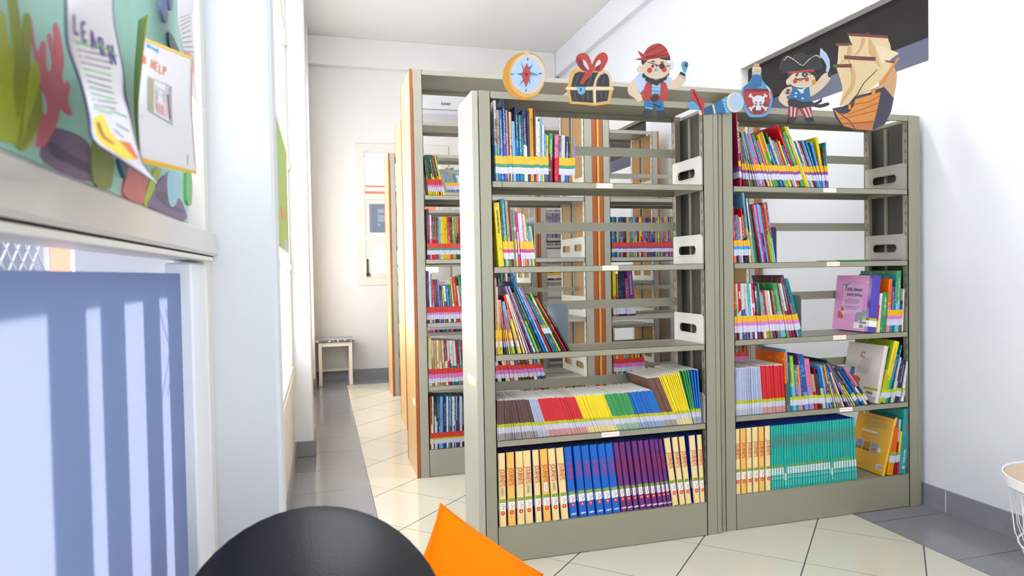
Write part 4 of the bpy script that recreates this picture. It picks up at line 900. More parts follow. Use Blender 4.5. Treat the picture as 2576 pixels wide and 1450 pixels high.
cutout('pirate_cutout', 'card cut-out of a child pirate in red bandana and striped shirt', OA, 2.6397, [
    ('skin', 'S', [(1370, 425), (1320, 480), (1303, 520), (1315, 570), (1370, 610), (1393, 640), (1430, 630), (1445, 600), (1420, 570), (1400, 540), (1430, 500)]), ('skin', 'S', [(1680, 455), (1735, 432), (1772, 388), (1832, 425), (1812, 470), (1770, 510), (1720, 520), (1668, 512)]),
    ('shirt', 'P', [(1410, 375), (1358, 432), (1380, 485), (1412, 562), (1440, 535), (1500, 470), (1470, 380)]), ('shirt', 'P', [(1640, 395), (1702, 428), (1690, 475), (1668, 518), (1620, 500), (1610, 430)]),
    ('shirt', 'P', [(1500, 420), (1620, 420), (1610, 600), (1505, 600)]), ('blk', 'P', [(1785, 363), (1827, 385), (1826, 430), (1765, 398)]), ('sky', 'S', [(1812, 365), (1792, 305), (1800, 278), (1825, 268), (1850, 285), (1848, 320), (1832, 368)]),
    ('redp', 'P', [(1500, 440), (1522, 480), (1512, 622), (1440, 622), (1428, 590), (1448, 520), (1468, 468)]), ('redp', 'P', [(1598, 445), (1652, 470), (1668, 540), (1665, 622), (1590, 638), (1600, 520)]),
    ('mblue', 'P', [(1460, 620), (1545, 640), (1523, 722), (1452, 710)]), ('mblue', 'P', [(1540, 640), (1622, 625), (1633, 717), (1562, 724)]), ('blk', 'P', [(1453, 708), (1521, 722), (1515, 790), (1440, 790), (1428, 775), (1445, 750)]), ('blk', 'P', [(1564, 722), (1632, 716), (1650, 785), (1635, 801), (1575, 796)]),
    ('skin', 'E', (1412, 340, 25, 33)), ('white', 'E', (1703, 308, 20, 38)),
    ('blk', 'E', (1452, 400, 19, 22)), ('blk', 'E', (1487, 432, 26, 26)), ('blk', 'E', (1522, 455, 28, 26)), ('blk', 'E', (1562, 465, 28, 26)), ('blk', 'E', (1600, 448, 25, 24)), ('blk', 'E', (1636, 420, 20, 24)), ('blk', 'E', (1660, 385, 15, 22)),
    ('skin', 'E', (1557, 335, 128, 98)), ('blk', 'P', [(1425, 255), (1490, 250), (1440, 302), (1428, 300)]), ('blk', 'P', [(1580, 248), (1680, 218), (1686, 262), (1630, 258)]),
    ('redp', 'S', [(1440, 215), (1480, 150), (1530, 118), (1590, 112), (1640, 145), (1668, 200), (1680, 235), (1600, 240), (1500, 255), (1432, 262)]), ('redp', 'P', [(1450, 215), (1393, 177), (1412, 215), (1430, 236), (1368, 254), (1440, 262), (1460, 240)]),
    ('lblue', 'P', [(1519, 500), (1597, 500), (1597, 514), (1519, 514)]), ('sky', 'P', [(1517, 532), (1598, 532), (1598, 547), (1517, 547)]), ('sky', 'P', [(1517, 562), (1597, 562), (1597, 575), (1517, 575)]),
    ('dred', 'E', (1550, 604, 40, 34)), ('blk', 'E', (1548, 603, 25, 25)), ('pinkr', 'E', (1497, 355, 22, 24)), ('pinkr', 'E', (1628, 348, 21, 24)), ('blk', 'E', (1524, 317, 10, 13)), ('blk', 'E', (1608, 317, 22, 27)),
    ('blk', 'L', [(1478, 280), (1590, 314)], 4), ('blk', 'L', [(1628, 318), (1683, 314)], 4), ('blk', 'L', [(1513, 279), (1526, 271), (1540, 280)], 6), ('blk', 'L', [(1600, 280), (1620, 282)], 8), ('redp', 'L', [(1548, 300), (1560, 322), (1568, 318)], 4), ('lblue', 'E', (1560, 357, 17, 10)), ('blk', 'E', (1548, 350, 5, 5)),
    ('white', 'L', [(1770, 398), (1825, 425)], 6), ('brown', 'E', (1830, 302, 11, 18)), ('grn', 'E', (1838, 308, 5, 16)), ('dred', 'L', [(1445, 235), (1560, 215), (1660, 160)], 3), ('dred', 'L', [(1460, 245), (1580, 228), (1668, 200)], 3), ('dred', 'L', [(1470, 190), (1540, 150), (1600, 120)], 3),
    ('dblue', 'L', [(1530, 660), (1600, 690)], 5), ('lblue', 'L', [(1458, 695), (1520, 705)], 10)], 17)
cutout('spyglass_cutout', 'card cut-out of a blue spyglass with a red feather', OB, 2.6392, [
    ('redp', 'S', [(65, 600), (98, 598), (118, 625), (140, 655), (172, 685), (188, 725), (180, 770), (160, 785), (130, 762), (108, 720), (80, 685), (68, 635)]), ('sky', 'S', [(33, 750), (62, 714), (100, 716), (145, 775), (130, 782), (62, 772)]),
    ('mblue', 'P', [(150, 785), (262, 735), (290, 724), (385, 665), (430, 812), (330, 816), (275, 821), (170, 832)]), ('cream', 'E', (467, 717, 80, 92)), ('cream', 'P', [(132, 795), (152, 784), (168, 832), (145, 830)]),
    ('dblue', 'P', [(180, 774), (258, 738), (275, 821), (187, 830)]), ('redp', 'P', [(163, 780), (178, 776), (188, 830), (172, 832)]), ('cream', 'P', [(258, 738), (271, 732), (291, 817), (276, 821)]), ('sky', 'P', [(345, 690), (392, 660), (435, 812), (385, 816)]),
    ('cream', 'E', (467, 717, 78, 92)), ('face', 'E', (478, 715, 66, 80)), ('white', 'S', [(520, 690), (532, 720), (522, 765), (528, 725)])] + [('white', 'E', (x, y, 5, 6)) for x, y in ((370, 700), (366, 730), (370, 757), (380, 782), (392, 803))] + [('dred', 'L', [(90, 620), (120, 680), (160, 780)], 4)], 5)
cutout('poison_bottle_cutout', 'card cut-out of a blue bottle of red liquid bearing a smiling skull', OB, 2.6537, [
    ('sky', 'S', [(630, 455), (700, 455), (712, 500), (740, 545), (790, 592), (812, 660), (800, 740), (770, 820), (720, 848), (650, 853), (600, 846), (560, 790), (535, 700), (522, 640), (540, 580), (598, 532), (622, 490)]),
    ('beige', 'P', [(632, 392), (700, 392), (708, 428), (702, 462), (628, 460), (625, 425)]), ('cork', 'P', [(642, 362), (690, 364), (688, 396), (642, 394)]), ('mblue', 'S', [(628, 470), (690, 470), (715, 520), (690, 580), (600, 590), (545, 590), (570, 560), (610, 525)]),
    ('redp', 'S', [(545, 606), (660, 592), (793, 606), (788, 700), (763, 790), (720, 824), (640, 830), (595, 800), (560, 720)]), ('dred', 'E', (666, 606, 122, 15)), ('brown', 'P', [(620, 760), (720, 690), (770, 740), (700, 820), (640, 822)]),
    ('white', 'L', [(605, 655), (745, 778)], 17), ('white', 'L', [(745, 655), (608, 780)], 17), ('white', 'E', (680, 700, 55, 47)), ('white', 'P', [(652, 730), (708, 730), (700, 790), (656, 790)])]
    + [('white', 'E', (x, y, 9, 11)) for x, y in ((607, 648), (598, 662), (736, 648), (750, 660), (600, 770), (612, 787), (742, 787), (752, 768))] + [('pinkr', 'E', (655, 740, 9, 10)), ('pinkr', 'E', (697, 740, 9, 10)),
    ('blk', 'L', [(648, 722), (655, 712), (664, 722)], 4), ('blk', 'L', [(688, 722), (696, 712), (704, 722)], 4), ('white', 'L', [(752, 572), (780, 615), (783, 680)], 7), ('white', 'L', [(634, 415), (702, 408)], 5), ('tan', 'L', [(632, 440), (702, 432)], 8)], 3)
cutout('pirate_captain_cutout', 'card cut-out of a moustached pirate captain with black hat and raised sword', OB, 2.6537, [
    ('skin', 'S', [(985, 575), (925, 590), (870, 665), (880, 712), (940, 755), (962, 742), (965, 700), (935, 670), (975, 640)]), ('skin', 'S', [(1130, 590), (1200, 545), (1280, 455), (1335, 448), (1338, 500), (1270, 585), (1200, 640), (1145, 662)]), ('blk', 'E', (1331, 460, 19, 30)),
    ('face', 'P', [(1250, 222), (1300, 270), (1330, 330), (1333, 400), (1318, 440), (1298, 436), (1306, 385), (1282, 335), (1243, 290)]), ('mblue', 'P', [(1000, 570), (1140, 558), (1158, 700), (1060, 718), (965, 692), (985, 620)]),
    ('blk', 'S', [(955, 690), (1010, 686), (1080, 712), (1155, 708), (1230, 735), (1308, 718), (1325, 740), (1250, 766), (1172, 755), (1100, 776), (1010, 772), (955, 742)]), ('blk', 'P', [(1155, 735), (1220, 708), (1262, 678), (1255, 715), (1180, 760)]),
    ('redp', 'P', [(955, 750), (1047, 772), (1030, 852), (955, 852)]), ('redp', 'P', [(1058, 775), (1160, 752), (1172, 842), (1110, 860)]), ('blk', 'P', [(960, 850), (1028, 852), (1015, 890), (985, 910), (945, 896)]), ('blk', 'P', [(1112, 860), (1172, 844), (1190, 890), (1150, 901), (1105, 882)]),
    ('skin', 'E', (955, 530, 20, 30)), ('blk', 'P', [(950, 445), (1190, 425), (1222, 465), (1215, 500), (950, 490)]), ('skin', 'E', (1075, 512, 122, 74)),
    ('blk', 'S', [(888, 442), (893, 340), (930, 292), (988, 308), (1022, 278), (1080, 262), (1125, 292), (1180, 276), (1232, 290), (1252, 340), (1255, 408), (1100, 424)]), ('redp', 'P', [(955, 440), (1180, 414), (1190, 436), (955, 456)]),
    ('white', 'P', [(1030, 592), (1070, 600), (1110, 580), (1070, 640)]), ('blk', 'E', (1025, 470, 10, 12)), ('blk', 'E', (1100, 463, 27, 24)), ('white', 'L', [(1090, 452), (1112, 476)], 4), ('white', 'L', [(1112, 452), (1090, 476)], 4), ('blk', 'L', [(1125, 462), (1210, 460)], 4), ('blk', 'L', [(1012, 497), (1030, 512), (1060, 503), (1085, 508), (1100, 495)], 9),
    ('pinkr', 'E', (1010, 526, 17, 20)), ('pinkr', 'E', (1117, 508, 17, 20)), ('gold', 'E', (1183, 532, 18, 23)), ('blk', 'L', [(950, 598), (945, 638)], 5), ('blk', 'L', [(928, 625), (945, 640), (972, 628)], 5), ('blk', 'L', [(935, 605), (968, 608)], 5),
    ('redp', 'L', [(1045, 520), (1070, 522)], 5), ('blk', 'L', [(1030, 445), (1040, 465)], 4)] + [('white', 'E', p+(8, 8)) for p in ((1018, 636), (1078, 628), (1012, 666), (1078, 682))] + [('white', 'L', p, 8) for p in ([(975, 760), (972, 850)], [(1010, 768), (1000, 850)], [(1085, 772), (1125, 855)], [(1120, 765), (1152, 850)])]
    + dashes([(905, 338), (940, 300), (985, 325), (1060, 382), (1078, 385), (1145, 318), (1195, 292), (1240, 318)], 4), 15)
cutout('pirate_ship_cutout', 'large card cut-out of a sailing ship with cream sails and orange hull', OB, 2.6537, [
    ('sail2', 'S', [(1870, 350), (1930, 420), (1942, 520), (1925, 620), (1905, 678), (1840, 640), (1780, 540)]),
    ('sail', 'P', [(1500, 92), (1858, 125), (1885, 200), (1890, 242), (1960, 270), (1880, 330), (1912, 350), (1850, 450), (1750, 560), (1600, 665), (1500, 742), (1420, 745), (1450, 620), (1448, 560), (1420, 470), (1395, 400), (1408, 330), (1416, 200), (1390, 196), (1395, 178), (1530, 176)]),
    ('dk', 'P', [(1358, 772), (1440, 755), (1500, 735), (1560, 660), (1700, 625), (1740, 598), (1785, 560), (1815, 560), (1915, 680), (1890, 800), (1830, 920), (1715, 972), (1560, 965), (1460, 940), (1390, 860)]),
    ('hull', 'P', [(1783, 552), (1808, 575), (1966, 312), (1950, 308)]), ('brown', 'P', [(1495, 84), (1862, 108), (1864, 134), (1503, 110)]), ('brown', 'P', [(1387, 178), (1532, 172), (1532, 201), (1391, 201)]),
    ('sail2', 'S', [(1625, 130), (1655, 145), (1640, 200), (1590, 275), (1560, 285), (1600, 220)]), ('sail2', 'S', [(1690, 130), (1740, 220), (1775, 340), (1790, 400), (1745, 340), (1690, 260)]), ('sail3', 'P', [(1740, 190), (1880, 235), (1958, 270), (1870, 335), (1800, 370)]),
    ('sail2', 'S', [(1500, 330), (1545, 400), (1565, 480), (1545, 590), (1480, 680), (1440, 740), (1425, 740), (1470, 640), (1520, 560), (1525, 450)]), ('sail2', 'S', [(1500, 205), (1525, 205), (1525, 280), (1470, 340), (1420, 365), (1480, 300)]), ('sail2', 'S', [(1930, 440), (1850, 520), (1700, 600), (1560, 650), (1720, 610), (1860, 560), (1935, 500)]),
    ('brown', 'P', [(1461, 290), (1746, 305), (1746, 339), (1465, 322)]), ('brown', 'P', [(1391, 370), (1526, 367), (1528, 399), (1394, 399)]), ('brown', 'P', [(1830, 332), (1925, 345), (1912, 359), (1842, 347)]), ('grn', 'P', [(1357, 372), (1392, 372), (1388, 402), (1365, 395)]),
    ('hull', 'P', [(1366, 785), (1410, 812), (1450, 826), (1500, 812), (1540, 760), (1560, 690), (1620, 672), (1792, 622), (1770, 740), (1730, 900), (1712, 972), (1560, 965), (1455, 935), (1400, 850)]), ('hull2', 'P', [(1450, 905), (1560, 910), (1640, 890), (1735, 880), (1712, 972), (1560, 965), (1455, 935)]),
    ('hull', 'P', [(1492, 740), (1515, 728), (1524, 775), (1502, 785)]), ('hull', 'P', [(1708, 605), (1742, 590), (1742, 660), (1710, 664)]), ('line', 'L', [(1762, 420), (1640, 540), (1560, 680), (1450, 790)], 4), ('brown', 'L', [(1665, 90), (1680, 92)], 18)]
    + [('line', 'L', p, 4) for p in ([(1420, 870), (1600, 830), (1760, 790)], [(1550, 735), (1680, 715), (1785, 660)], [(1500, 826), (1640, 775), (1778, 720)], [(1440, 915), (1580, 905), (1725, 895)], [(1390, 800), (1500, 880), (1560, 962)])], 6)

# ---------------------------------------------------------------- wall unit, stool, table, chair, cushion
PLAST = mat('white_appliance_plastic', (.74, .74, .76, 1), .35); 
t = thing('air_conditioner', 'white wall-mounted air conditioner above the back window', 'air conditioner', (1.42, 7.785, 2.93))
mb = MB(); mb.prism([(-.0, .30), (.114, .31), (.114, 0), (-.06, .02), (-.11, .06), (-.12, .10), (-.115, .28)], 0, -.43, .43, PLAST); mb.build('casing', t)
mb = MB(); mb.prism([(-.118, .105), (-.122, .105), (-.112, .055), (-.065, .014), (-.060, .017), (-.106, .058)], 0, -.41, .41, mat('appliance_louvre_silver', (.62, .62, .66, 1), .3)); mb.build('air_flap', t)
mb = MB(); mb.box(-.42, .42, -.1245, -.117, .098, .104, mat('appliance_groove', (.12, .12, .16, 1), .4)); mb.build('groove', t)
q = onp(1, 7.662, 1121, 262); text('lettering', 'SHARP', .038, mat('appliance_lettering', (.1, .1, .12, 1), .4), (q.x-1.42, -.1225, q.z-2.93), (PI/2-.0, 0, 0), t, .0008)

STW = mat('worn_white_paint', (.76, .72, .66, 1), .5, mott=.12, mscale=30)
def worn():
    M = bpy.data.materials.new('worn_grey_stool_edge'); M.use_nodes = True; n = M.node_tree; b = n.nodes['Principled BSDF']
    tc = n.nodes.new('ShaderNodeTexCoord'); nz = n.nodes.new('ShaderNodeTexNoise'); nz.inputs['Scale'].default_value = 38; nz.inputs['Detail'].default_value = 4
    n.links.new(tc.outputs['Object'], nz.inputs[0]); c = n.nodes.new('ShaderNodeValToRGB'); c.color_ramp.elements[0].position = .52; c.color_ramp.elements[0].color = (.10, .11, .12, 1); c.color_ramp.elements[1].position = .56; c.color_ramp.elements[1].color = (.7, .66, .58, 1)
    n.links.new(nz.outputs[0], c.inputs[0]); n.links.new(c.outputs[0], b.inputs[0]); return M
t = thing('stool', 'small white painted stool with worn grey top against the back wall', 'stool', (.135, 7.66, 0))
mb = MB(); mb.box(-.205, .195, -.17, .19, .468, .492, worn(), .003); mb.box(-.203, .193, -.168, .188, .4925, .4945, mat('grey_stool_top', (.42, .44, .46, 1), .3, mott=.15, mscale=20)); mb.build('seat', t)
for x in (-.178, .138):
    for y in (-.15, .145):
        mb = MB(); mb.box(x, x+.036, y, y+.032, 0, .465, STW, .003); mb.build('leg', t)
mb = MB()
for y in (-.148, .15): mb.box(-.142, .138, y, y+.02, .42, .465, STW, .002)
mb.build('apron', t); mb = MB(); mb.box(-.142, .138, .15, .17, .115, .145, STW, .002); mb.build('stretcher', t)

WIRE = mat('white_wire', (.82, .82, .84, 1), .3)
t = thing('side_table', 'round side table with wooden top and white wire basket base', 'table', (2.44, 1.63, 0))
mb = MB(); R_ = .25; mb.disc(0, 0, R_-.006, .438, .450, mat('pale_oak_top', (.56, .42, .26, 1), .35, mott=.15, mscale=14), 64); mb.build('tabletop', t)
mb = MB(); n = 64; prof = [(R_, .424), (R_, .456), (R_-.004, .456), (R_-.004, .424)]
vs = [(p[0]*math.cos(2*PI*k/n), p[0]*math.sin(2*PI*k/n), p[1]) for k in range(n) for p in prof]; fs = [(k*4+j, ((k+1) % n)*4+j, ((k+1) % n)*4+(j+1) % 4, k*4+(j+1) % 4) for k in range(n) for j in range(4)]
mb.add(vs, fs, WIRE, False); mb.build('rim', t)
mb = MB()
for k in range(14):
    a = 2*PI*k/14+.1
    for s_ in (-.10, .10):
        mb.tube([(R_*.93*math.cos(a), R_*.93*math.sin(a), .42), (.215*math.cos(a+s_*.4), .215*math.sin(a+s_*.4), .25), (.125*math.cos(a+s_*1.6), .125*math.sin(a+s_*1.6), .006)], .0016, WIRE, 6)
for r, z in ((.232, .41), (.205, .215), (.125, .006)): mb.tube([(r*math.cos(2*PI*k/40), r*math.sin(2*PI*k/40), z) for k in range(40)], .003, WIRE, 6, True)
mb.build('wire_base', t)

# black chair with a rounded moulded back, facing the shelves
CH_M = mat('black_moulded_plastic', (.007, .007, .0072, 1), .33, bump=.05, bscale=420, mott=.2, mscale=9)
t = thing('chair', 'black moulded chair with a rounded back in the foreground', 'chair', (-.018, .80, 0), (0, 0, .0))
def grid_mesh(fn, nu, nv, M, thick=None):
    mb = MB(); vs = [fn(i/(nu-1), j/(nv-1)) for j in range(nv) for i in range(nu)]
    mb.add(vs, [(j*nu+i, j*nu+i+1, (j+1)*nu+i+1, (j+1)*nu+i) for j in range(nv-1) for i in range(nu-1)], M, True); return mb
# shell back: superellipse outline dished towards the shelves
def shell(a, b):
    # polar grid
    th = 2*PI*a; r = b; sx, sz = .148, .20
    c, s_ = math.cos(th), math.sin(th); e = 1.0
    x = sx*r*abs(c)**e*(1 if c > 0 else -1); z = sz*r*abs(s_)**e*(1 if s_ > 0 else -1)
    y = -.055*(1-(r*r)*.98)+.012
    return (x, y+.10*(z/.2)*-.35, .723+z)
mb = grid_mesh(shell, 61, 16, CH_M); bk = mb.build('backrest', t); mo = bk.modifiers.new('thickness', 'SOLIDIFY'); mo.thickness = .022; mo.offset = 1; mo2 = bk.modifiers.new('round', 'BEVEL'); mo2.width = .006; mo2.segments = 3
def seat(a, b):
    th = 2*PI*a; r = b; c, s_ = math.cos(th), math.sin(th); e = .75
    return (.17*r*abs(c)**e*(1 if c > 0 else -1), .20+.155*r*abs(s_)**e*(1 if s_ > 0 else -1), .445-.018*(1-r*r))
mb = grid_mesh(seat, 61, 12, CH_M); st = mb.build('seat', t); mo = st.modifiers.new('thickness', 'SOLIDIFY'); mo.thickness = .02; mo.offset = -1
mb = MB(); mb.tube([(0, .02, .50), (0, .045, .43), (0, .09, .425)], .03, CH_M, 10); mb.build('back_bracket', t)
for sx, sy in ((-1, 0), (1, 0), (-1, 1), (1, 1)):
    mb = MB(); mb.tube([(sx*.11, .10+sy*.18, .42), (sx*.14, .06+sy*.26, .0)], [.014, .011], mat('black_steel_tube', (.03, .03, .03, 1), .3, metal=.5), 12); mb.build('leg', t)

# orange cushion resting on its corner region
ORC = mat('orange_fabric', (.93, .225, .0, 1), .85, spec=.08, bump=.25, bscale=500, mott=.05, mscale=6)
Pk = onp(1, 1.55, 1108, 1268); b2 = onp(1, 1.77, 1385, 1450)-Pk; ye = 1.55
while (onp(1, ye, 1062, 1450)-Pk).dot(b2) > 0 and ye > .9: ye -= .01
e1 = (onp(1, ye, 1062, 1450)-Pk).normalized(); e2 = (b2-e1*b2.dot(e1)).normalized(); nn = e1.cross(e2).normalized()
side = .468
def cush(sgn):
    def f(a, b):
        u, v = a*2-1, b*2-1
        pin = 1-.03*(1-abs(u)**2.5)*abs(v)**3-.0; pin2 = 1-.03*(1-abs(v)**2.5)*abs(u)**3
        uu, vv = u*pin2, v*pin
        th = .125*((1-abs(u)**2.2)*(1-abs(v)**2.2))**.62 if abs(u) < 1 and abs(v) < 1 else 0
        th *= 1+.07*math.sin(7*u+3*v)+.05*math.sin(11*v-5*u)
        p = Pk+e1*side*(uu+1)/2+e2*side*(vv+1)/2+nn*sgn*th; return tuple(p-Pk)
    return f
t = thing('cushion', 'bright orange cushion with a pointed corner beside the black chair', 'cushion', tuple(Pk))
mb = grid_mesh(cush(1), 41, 41, ORC); k_ = len(mb.v); mb2 = grid_mesh(cush(-1), 41, 41, ORC); mb.add(mb2.v, mb2.f, ORC, True)
c_ = mb.build('cover', t)
loop = [cush(0)(i/20, 0) for i in range(20)]+[cush(0)(1, i/20) for i in range(20)]+[cush(0)(1-i/20, 1) for i in range(20)]+[cush(0)(0, 1-i/20) for i in range(20)]
mb = MB(); mb.tube(loop, .0022, ORC, 6, True); mb.build('seam', t)
c_.location.z -= min(v.co.z for v in c_.data.vertices)+Pk.z-.001 if abs(min(v.co.z for v in c_.data.vertices)+Pk.z) < .03 else 0; print('CUSHLOW', min(v.co.z for v in c_.data.vertices)+Pk.z)

# ---------------------------------------------------------------- mural and paper sheets on the near window, poster on the next one
XP = -.178; ZF = 2.071
def wx(p, x=XP): q = onp(0, x, p[0]/ZF, p[1]/ZF); return (q.y, q.z)
MU = {k: mat('mural_'+k, rgb(*c), .4, mott=m_, mscale=30) for k, c, m_ in (('sea', (158, 208, 192), .05), ('lime', (168, 182, 52), .14), ('pink', (206, 104, 124), .1), ('violet', (112, 88, 122), .12), ('dviolet', (78, 62, 92), .1), ('olive', (122, 134, 52), .12), ('coral', (206, 104, 104), .2), ('fish', (146, 190, 210), .15), ('navy', (50, 82, 110), .1), ('lilac', (146, 160, 214), .08), ('green', (104, 176, 100), .1), ('dlime', (138, 150, 44), .1))}
mb = MB(); mb.prism([(.12, 1.2545), (1.052, 1.2545), (1.052, 1.92), (.12, 1.92)], 0, XP-.003, XP, MU['sea'])
shapes = [('violet', [(220, 740), (250, 690), (280, 665), (400, 700), (470, 770), (490, 950), (230, 850)]), ('dviolet', [(250, 735), (330, 780), (430, 840), (475, 860), (470, 905), (380, 862), (280, 815)]),
 ('pink', [(145, 75), (165, 120), (178, 230), (200, 272), (215, 215), (235, 228), (238, 350), (258, 372), (268, 310), (245, 190), (262, 180), (278, 250), (290, 320), (276, 140), (300, 135), (330, 300), (320, 400), (338, 440), (345, 420), (360, 450), (350, 530), (372, 590), (350, 600), (312, 565), (290, 650), (245, 740), (215, 765), (180, 760), (190, 700), (168, 560), (160, 490), (185, 490), (203, 560), (238, 600), (240, 520), (205, 450), (186, 400), (180, 300), (152, 150)]),
 ('lime', [(0, 370), (60, 450), (90, 600), (190, 600), (182, 700), (120, 785), (60, 745), (-40, 700), (-40, 400)]), ('lime', [(-20, 60), (20, 92), (30, 180), (62, 330), (55, 430), (10, 400), (-30, 300)]), ('dlime', [(38, -40), (72, -30), (100, 150), (115, 330), (100, 520), (82, 620), (55, 470), (62, 250)]),
 ('dlime', [(120, 92), (146, 85), (152, 200), (145, 330), (165, 420), (200, 470), (202, 620), (135, 740), (100, 782), (75, 740), (90, 640), (108, 500), (112, 330)]), ('lime', [(150, 340), (185, 330), (195, 420), (170, 520), (130, 640), (110, 720), (120, 560)]),
 ('olive', [(478, 735), (520, 758), (582, 830), (580, 900), (562, 985), (478, 950)]), ('coral', [(660, 870), (700, 882), (756, 930), (750, 990), (732, 1060), (636, 1020), (642, 940)]), ('lime', [(738, 1060), (770, 940), (800, 880), (832, 885), (802, 960), (785, 1040), (768, 1075)]),
 ('violet', [(768, 1040), (830, 930), (870, 920), (905, 1010), (942, 1060), (955, 1150), (770, 1080)]), ('dviolet', [(800, 1010), (850, 1000), (880, 1060), (940, 1090), (930, 1110), (850, 1070)]), ('fish', [(862, 900), (908, 895), (932, 950), (905, 1062), (875, 1072), (860, 1000)]), ('navy', [(866, 170), (888, 188), (920, 258), (930, 290), (880, 262)]),
 ('lilac', [(825, 12), (848, 2), (862, 80), (852, 118), (832, 70)]), ('lilac', [(865, -10), (885, -10), (888, 40), (873, 52)]), ('green', [(958, 905), (985, 905), (985, 1060), (960, 1045)]), ('navy', [(600, 830), (640, 850), (636, 930), (620, 900)])]
for i, (k, pts) in enumerate(shapes): mb.prism([wx(p) for p in smooth(pts, 3)], 0, XP-.0001, XP+.0002*(i+1), MU[k])
tag(mb.build('mural'), 'underwater mural with seaweed, coral and purple rocks on the near window', 'mural')

def spline(pts, t):
    n = len(pts)-1; f = min(max(t, 0), .9999)*n; i = int(f); a, b = pts[i], pts[i+1]; q = f-i
    p0 = pts[max(i-1, 0)]; p3 = pts[min(i+2, n)]
    def c(k): return .5*((2*a[k])+(b[k]-p0[k])*q+(2*p0[k]-5*a[k]+4*b[k]-p3[k])*q*q+(3*a[k]-p0[k]-3*b[k]+p3[k])*q**3)
    return (c(0), c(1))
class Sheet:
    def __init__(s, left, right, xf): s.l, s.r, s.xf = left, right, xf
    def P(s, u, v, off=0):
        a, b = spline(s.l, v), spline(s.r, v); p = (a[0]+(b[0]-a[0])*u, a[1]+(b[1]-a[1])*u); x = s.xf(u, v)
        q = onp(0, x, p[0]/ZF, p[1]/ZF); q.x += off; return tuple(q)
    def sheet(s, name, M, parent=None, n=14, m=30, th=.0005):
        mb = MB(); vs = [s.P(i/(n-1), j/(m-1)) for j in range(m) for i in range(n)]
        mb.add(vs, [(j*n+i, j*n+i+1, (j+1)*n+i+1, (j+1)*n+i) for j in range(m-1) for i in range(n-1)], M, True)
        o = mb.build(name, parent); md = o.modifiers.new('thickness', 'SOLIDIFY'); md.thickness = th; md.offset = 0; return o
    def patch(s, mb, pts, M, off, n=5):
        """pts: quad corners in uv, filled by a small grid lying just above the sheet"""
        a, b, c, d = pts; vs = []
        for j in range(n):
            for i in range(n):
                p, q = i/(n-1), j/(n-1); u = (a[0]*(1-p)+b[0]*p)*(1-q)+(d[0]*(1-p)+c[0]*p)*q; v = (a[1]*(1-p)+b[1]*p)*(1-q)+(d[1]*(1-p)+c[1]*p)*q
                vs.append(s.P(u, v, off))
        mb.add(vs, [(j*n+i, j*n+i+1, (j+1)*n+i+1, (j+1)*n+i) for j in range(n-1) for i in range(n-1)], M)
    def line(s, mb, p, q, w, M, off, asp=1.0):
        d = Vector((q[0]-p[0], (q[1]-p[1])*asp)); d.normalize(); nx, ny = -d.y*w, d.x*w/asp
        s.patch(mb, [(p[0]+nx, p[1]+ny), (q[0]+nx, q[1]+ny), (q[0]-nx, q[1]-ny), (p[0]-nx, p[1]-ny)], M, off, 4)
LT = {'L': [((0, 0), (0, 1)), ((0, 1), (.8, 1))], 'E': [((0, 0), (0, 1)), ((0, 0), (.8, 0)), ((0, .5), (.7, .5)), ((0, 1), (.8, 1))], 'A': [((0, 1), (.4, 0)), ((.4, 0), (.8, 1)), ((.15, .62), (.65, .62))], 'R': [((0, 0), (0, 1)), ((0, 0), (.7, .1)), ((.7, .1), (.7, .4)), ((.7, .4), (0, .5)), ((.2, .5), (.8, 1))],
      'N': [((0, 1), (0, 0)), ((0, 0), (.8, 1)), ((.8, 1), (.8, 0))], 'H': [((0, 0), (0, 1)), ((.8, 0), (.8, 1)), ((0, .5), (.8, .5))], 'P': [((0, 0), (0, 1)), ((0, 0), (.75, .1)), ((.75, .1), (.75, .42)), ((.75, .42), (0, .52))]}
def letters(sh, mb, word, u0, v0, du, dv, cw, chh, w, M, off, asp):
    for k, c in enumerate(word):
        if c == ' ': continue
        for (a, b) in LT[c]:
            sh.line(mb, (u0+k*du+a[0]*cw, v0+k*dv+a[1]*chh), (u0+k*du+b[0]*cw, v0+k*dv+b[1]*chh), w, M, off, asp)
PW = mat('drawing_paper', (.78, .77, .83, 1), .7); PV = mat('violet_paper', rgb(98, 62, 140), .6); INKP = mat('violet_felt_pen', rgb(84, 66, 150), .6); INKL = mat('green_felt_pen', rgb(120, 200, 110), .6); PY_ = mat('yellow_crayon', rgb(240, 214, 40), .6); POR = mat('orange_crayon', rgb(226, 110, 50), .6); PBR = mat('brown_crayon', rgb(150, 96, 50), .6); PENG = mat('pencil_grey', (.24, .23, .27, 1), .6)
L1 = [(350, -260), (340, -120), (352, 0), (352, 130), (362, 245), (405, 370), (445, 490), (470, 610), (490, 725), (600, 808), (715, 885), (815, 952)]
R1 = [(560, -260), (590, -120), (582, 0), (590, 130), (612, 245), (636, 370), (648, 490), (668, 580), (692, 690), (718, 790), (745, 865), (822, 958)]
xf1 = lambda u, v: -.128+.012*math.sin(v*9)+.006*math.sin(u*3+1)
outer = Sheet([(p[0]-14, p[1]) for p in L1[:-1]]+[(818, 955)], [(p[0]+7, p[1]) for p in R1[:-1]]+[(824, 960)], lambda u, v: xf1(u, v)-.0022)
t = thing('paper_sheet', 'long curling drawing with violet border and yellow figure hanging on the mural', 'paper', (0, 0, 0), group=None)
outer.sheet('backing', PV, t); s1 = Sheet(L1, R1, xf1); sh_ = s1.sheet('sheet', PW, t)
mb = MB(); letters(s1, mb, 'LEARN', .12, .235, .165, .030, .11, .075, .022, INKP, .0006, 3.5)
for k in range(11):
    v = .345+k*.024
    s1.line(mb, (.12, v+.004), (.78-.02*k*random.random(), v+.028+.004*random.random()), .010, PENG if k % 4 else INKL, .0006, 3.5)
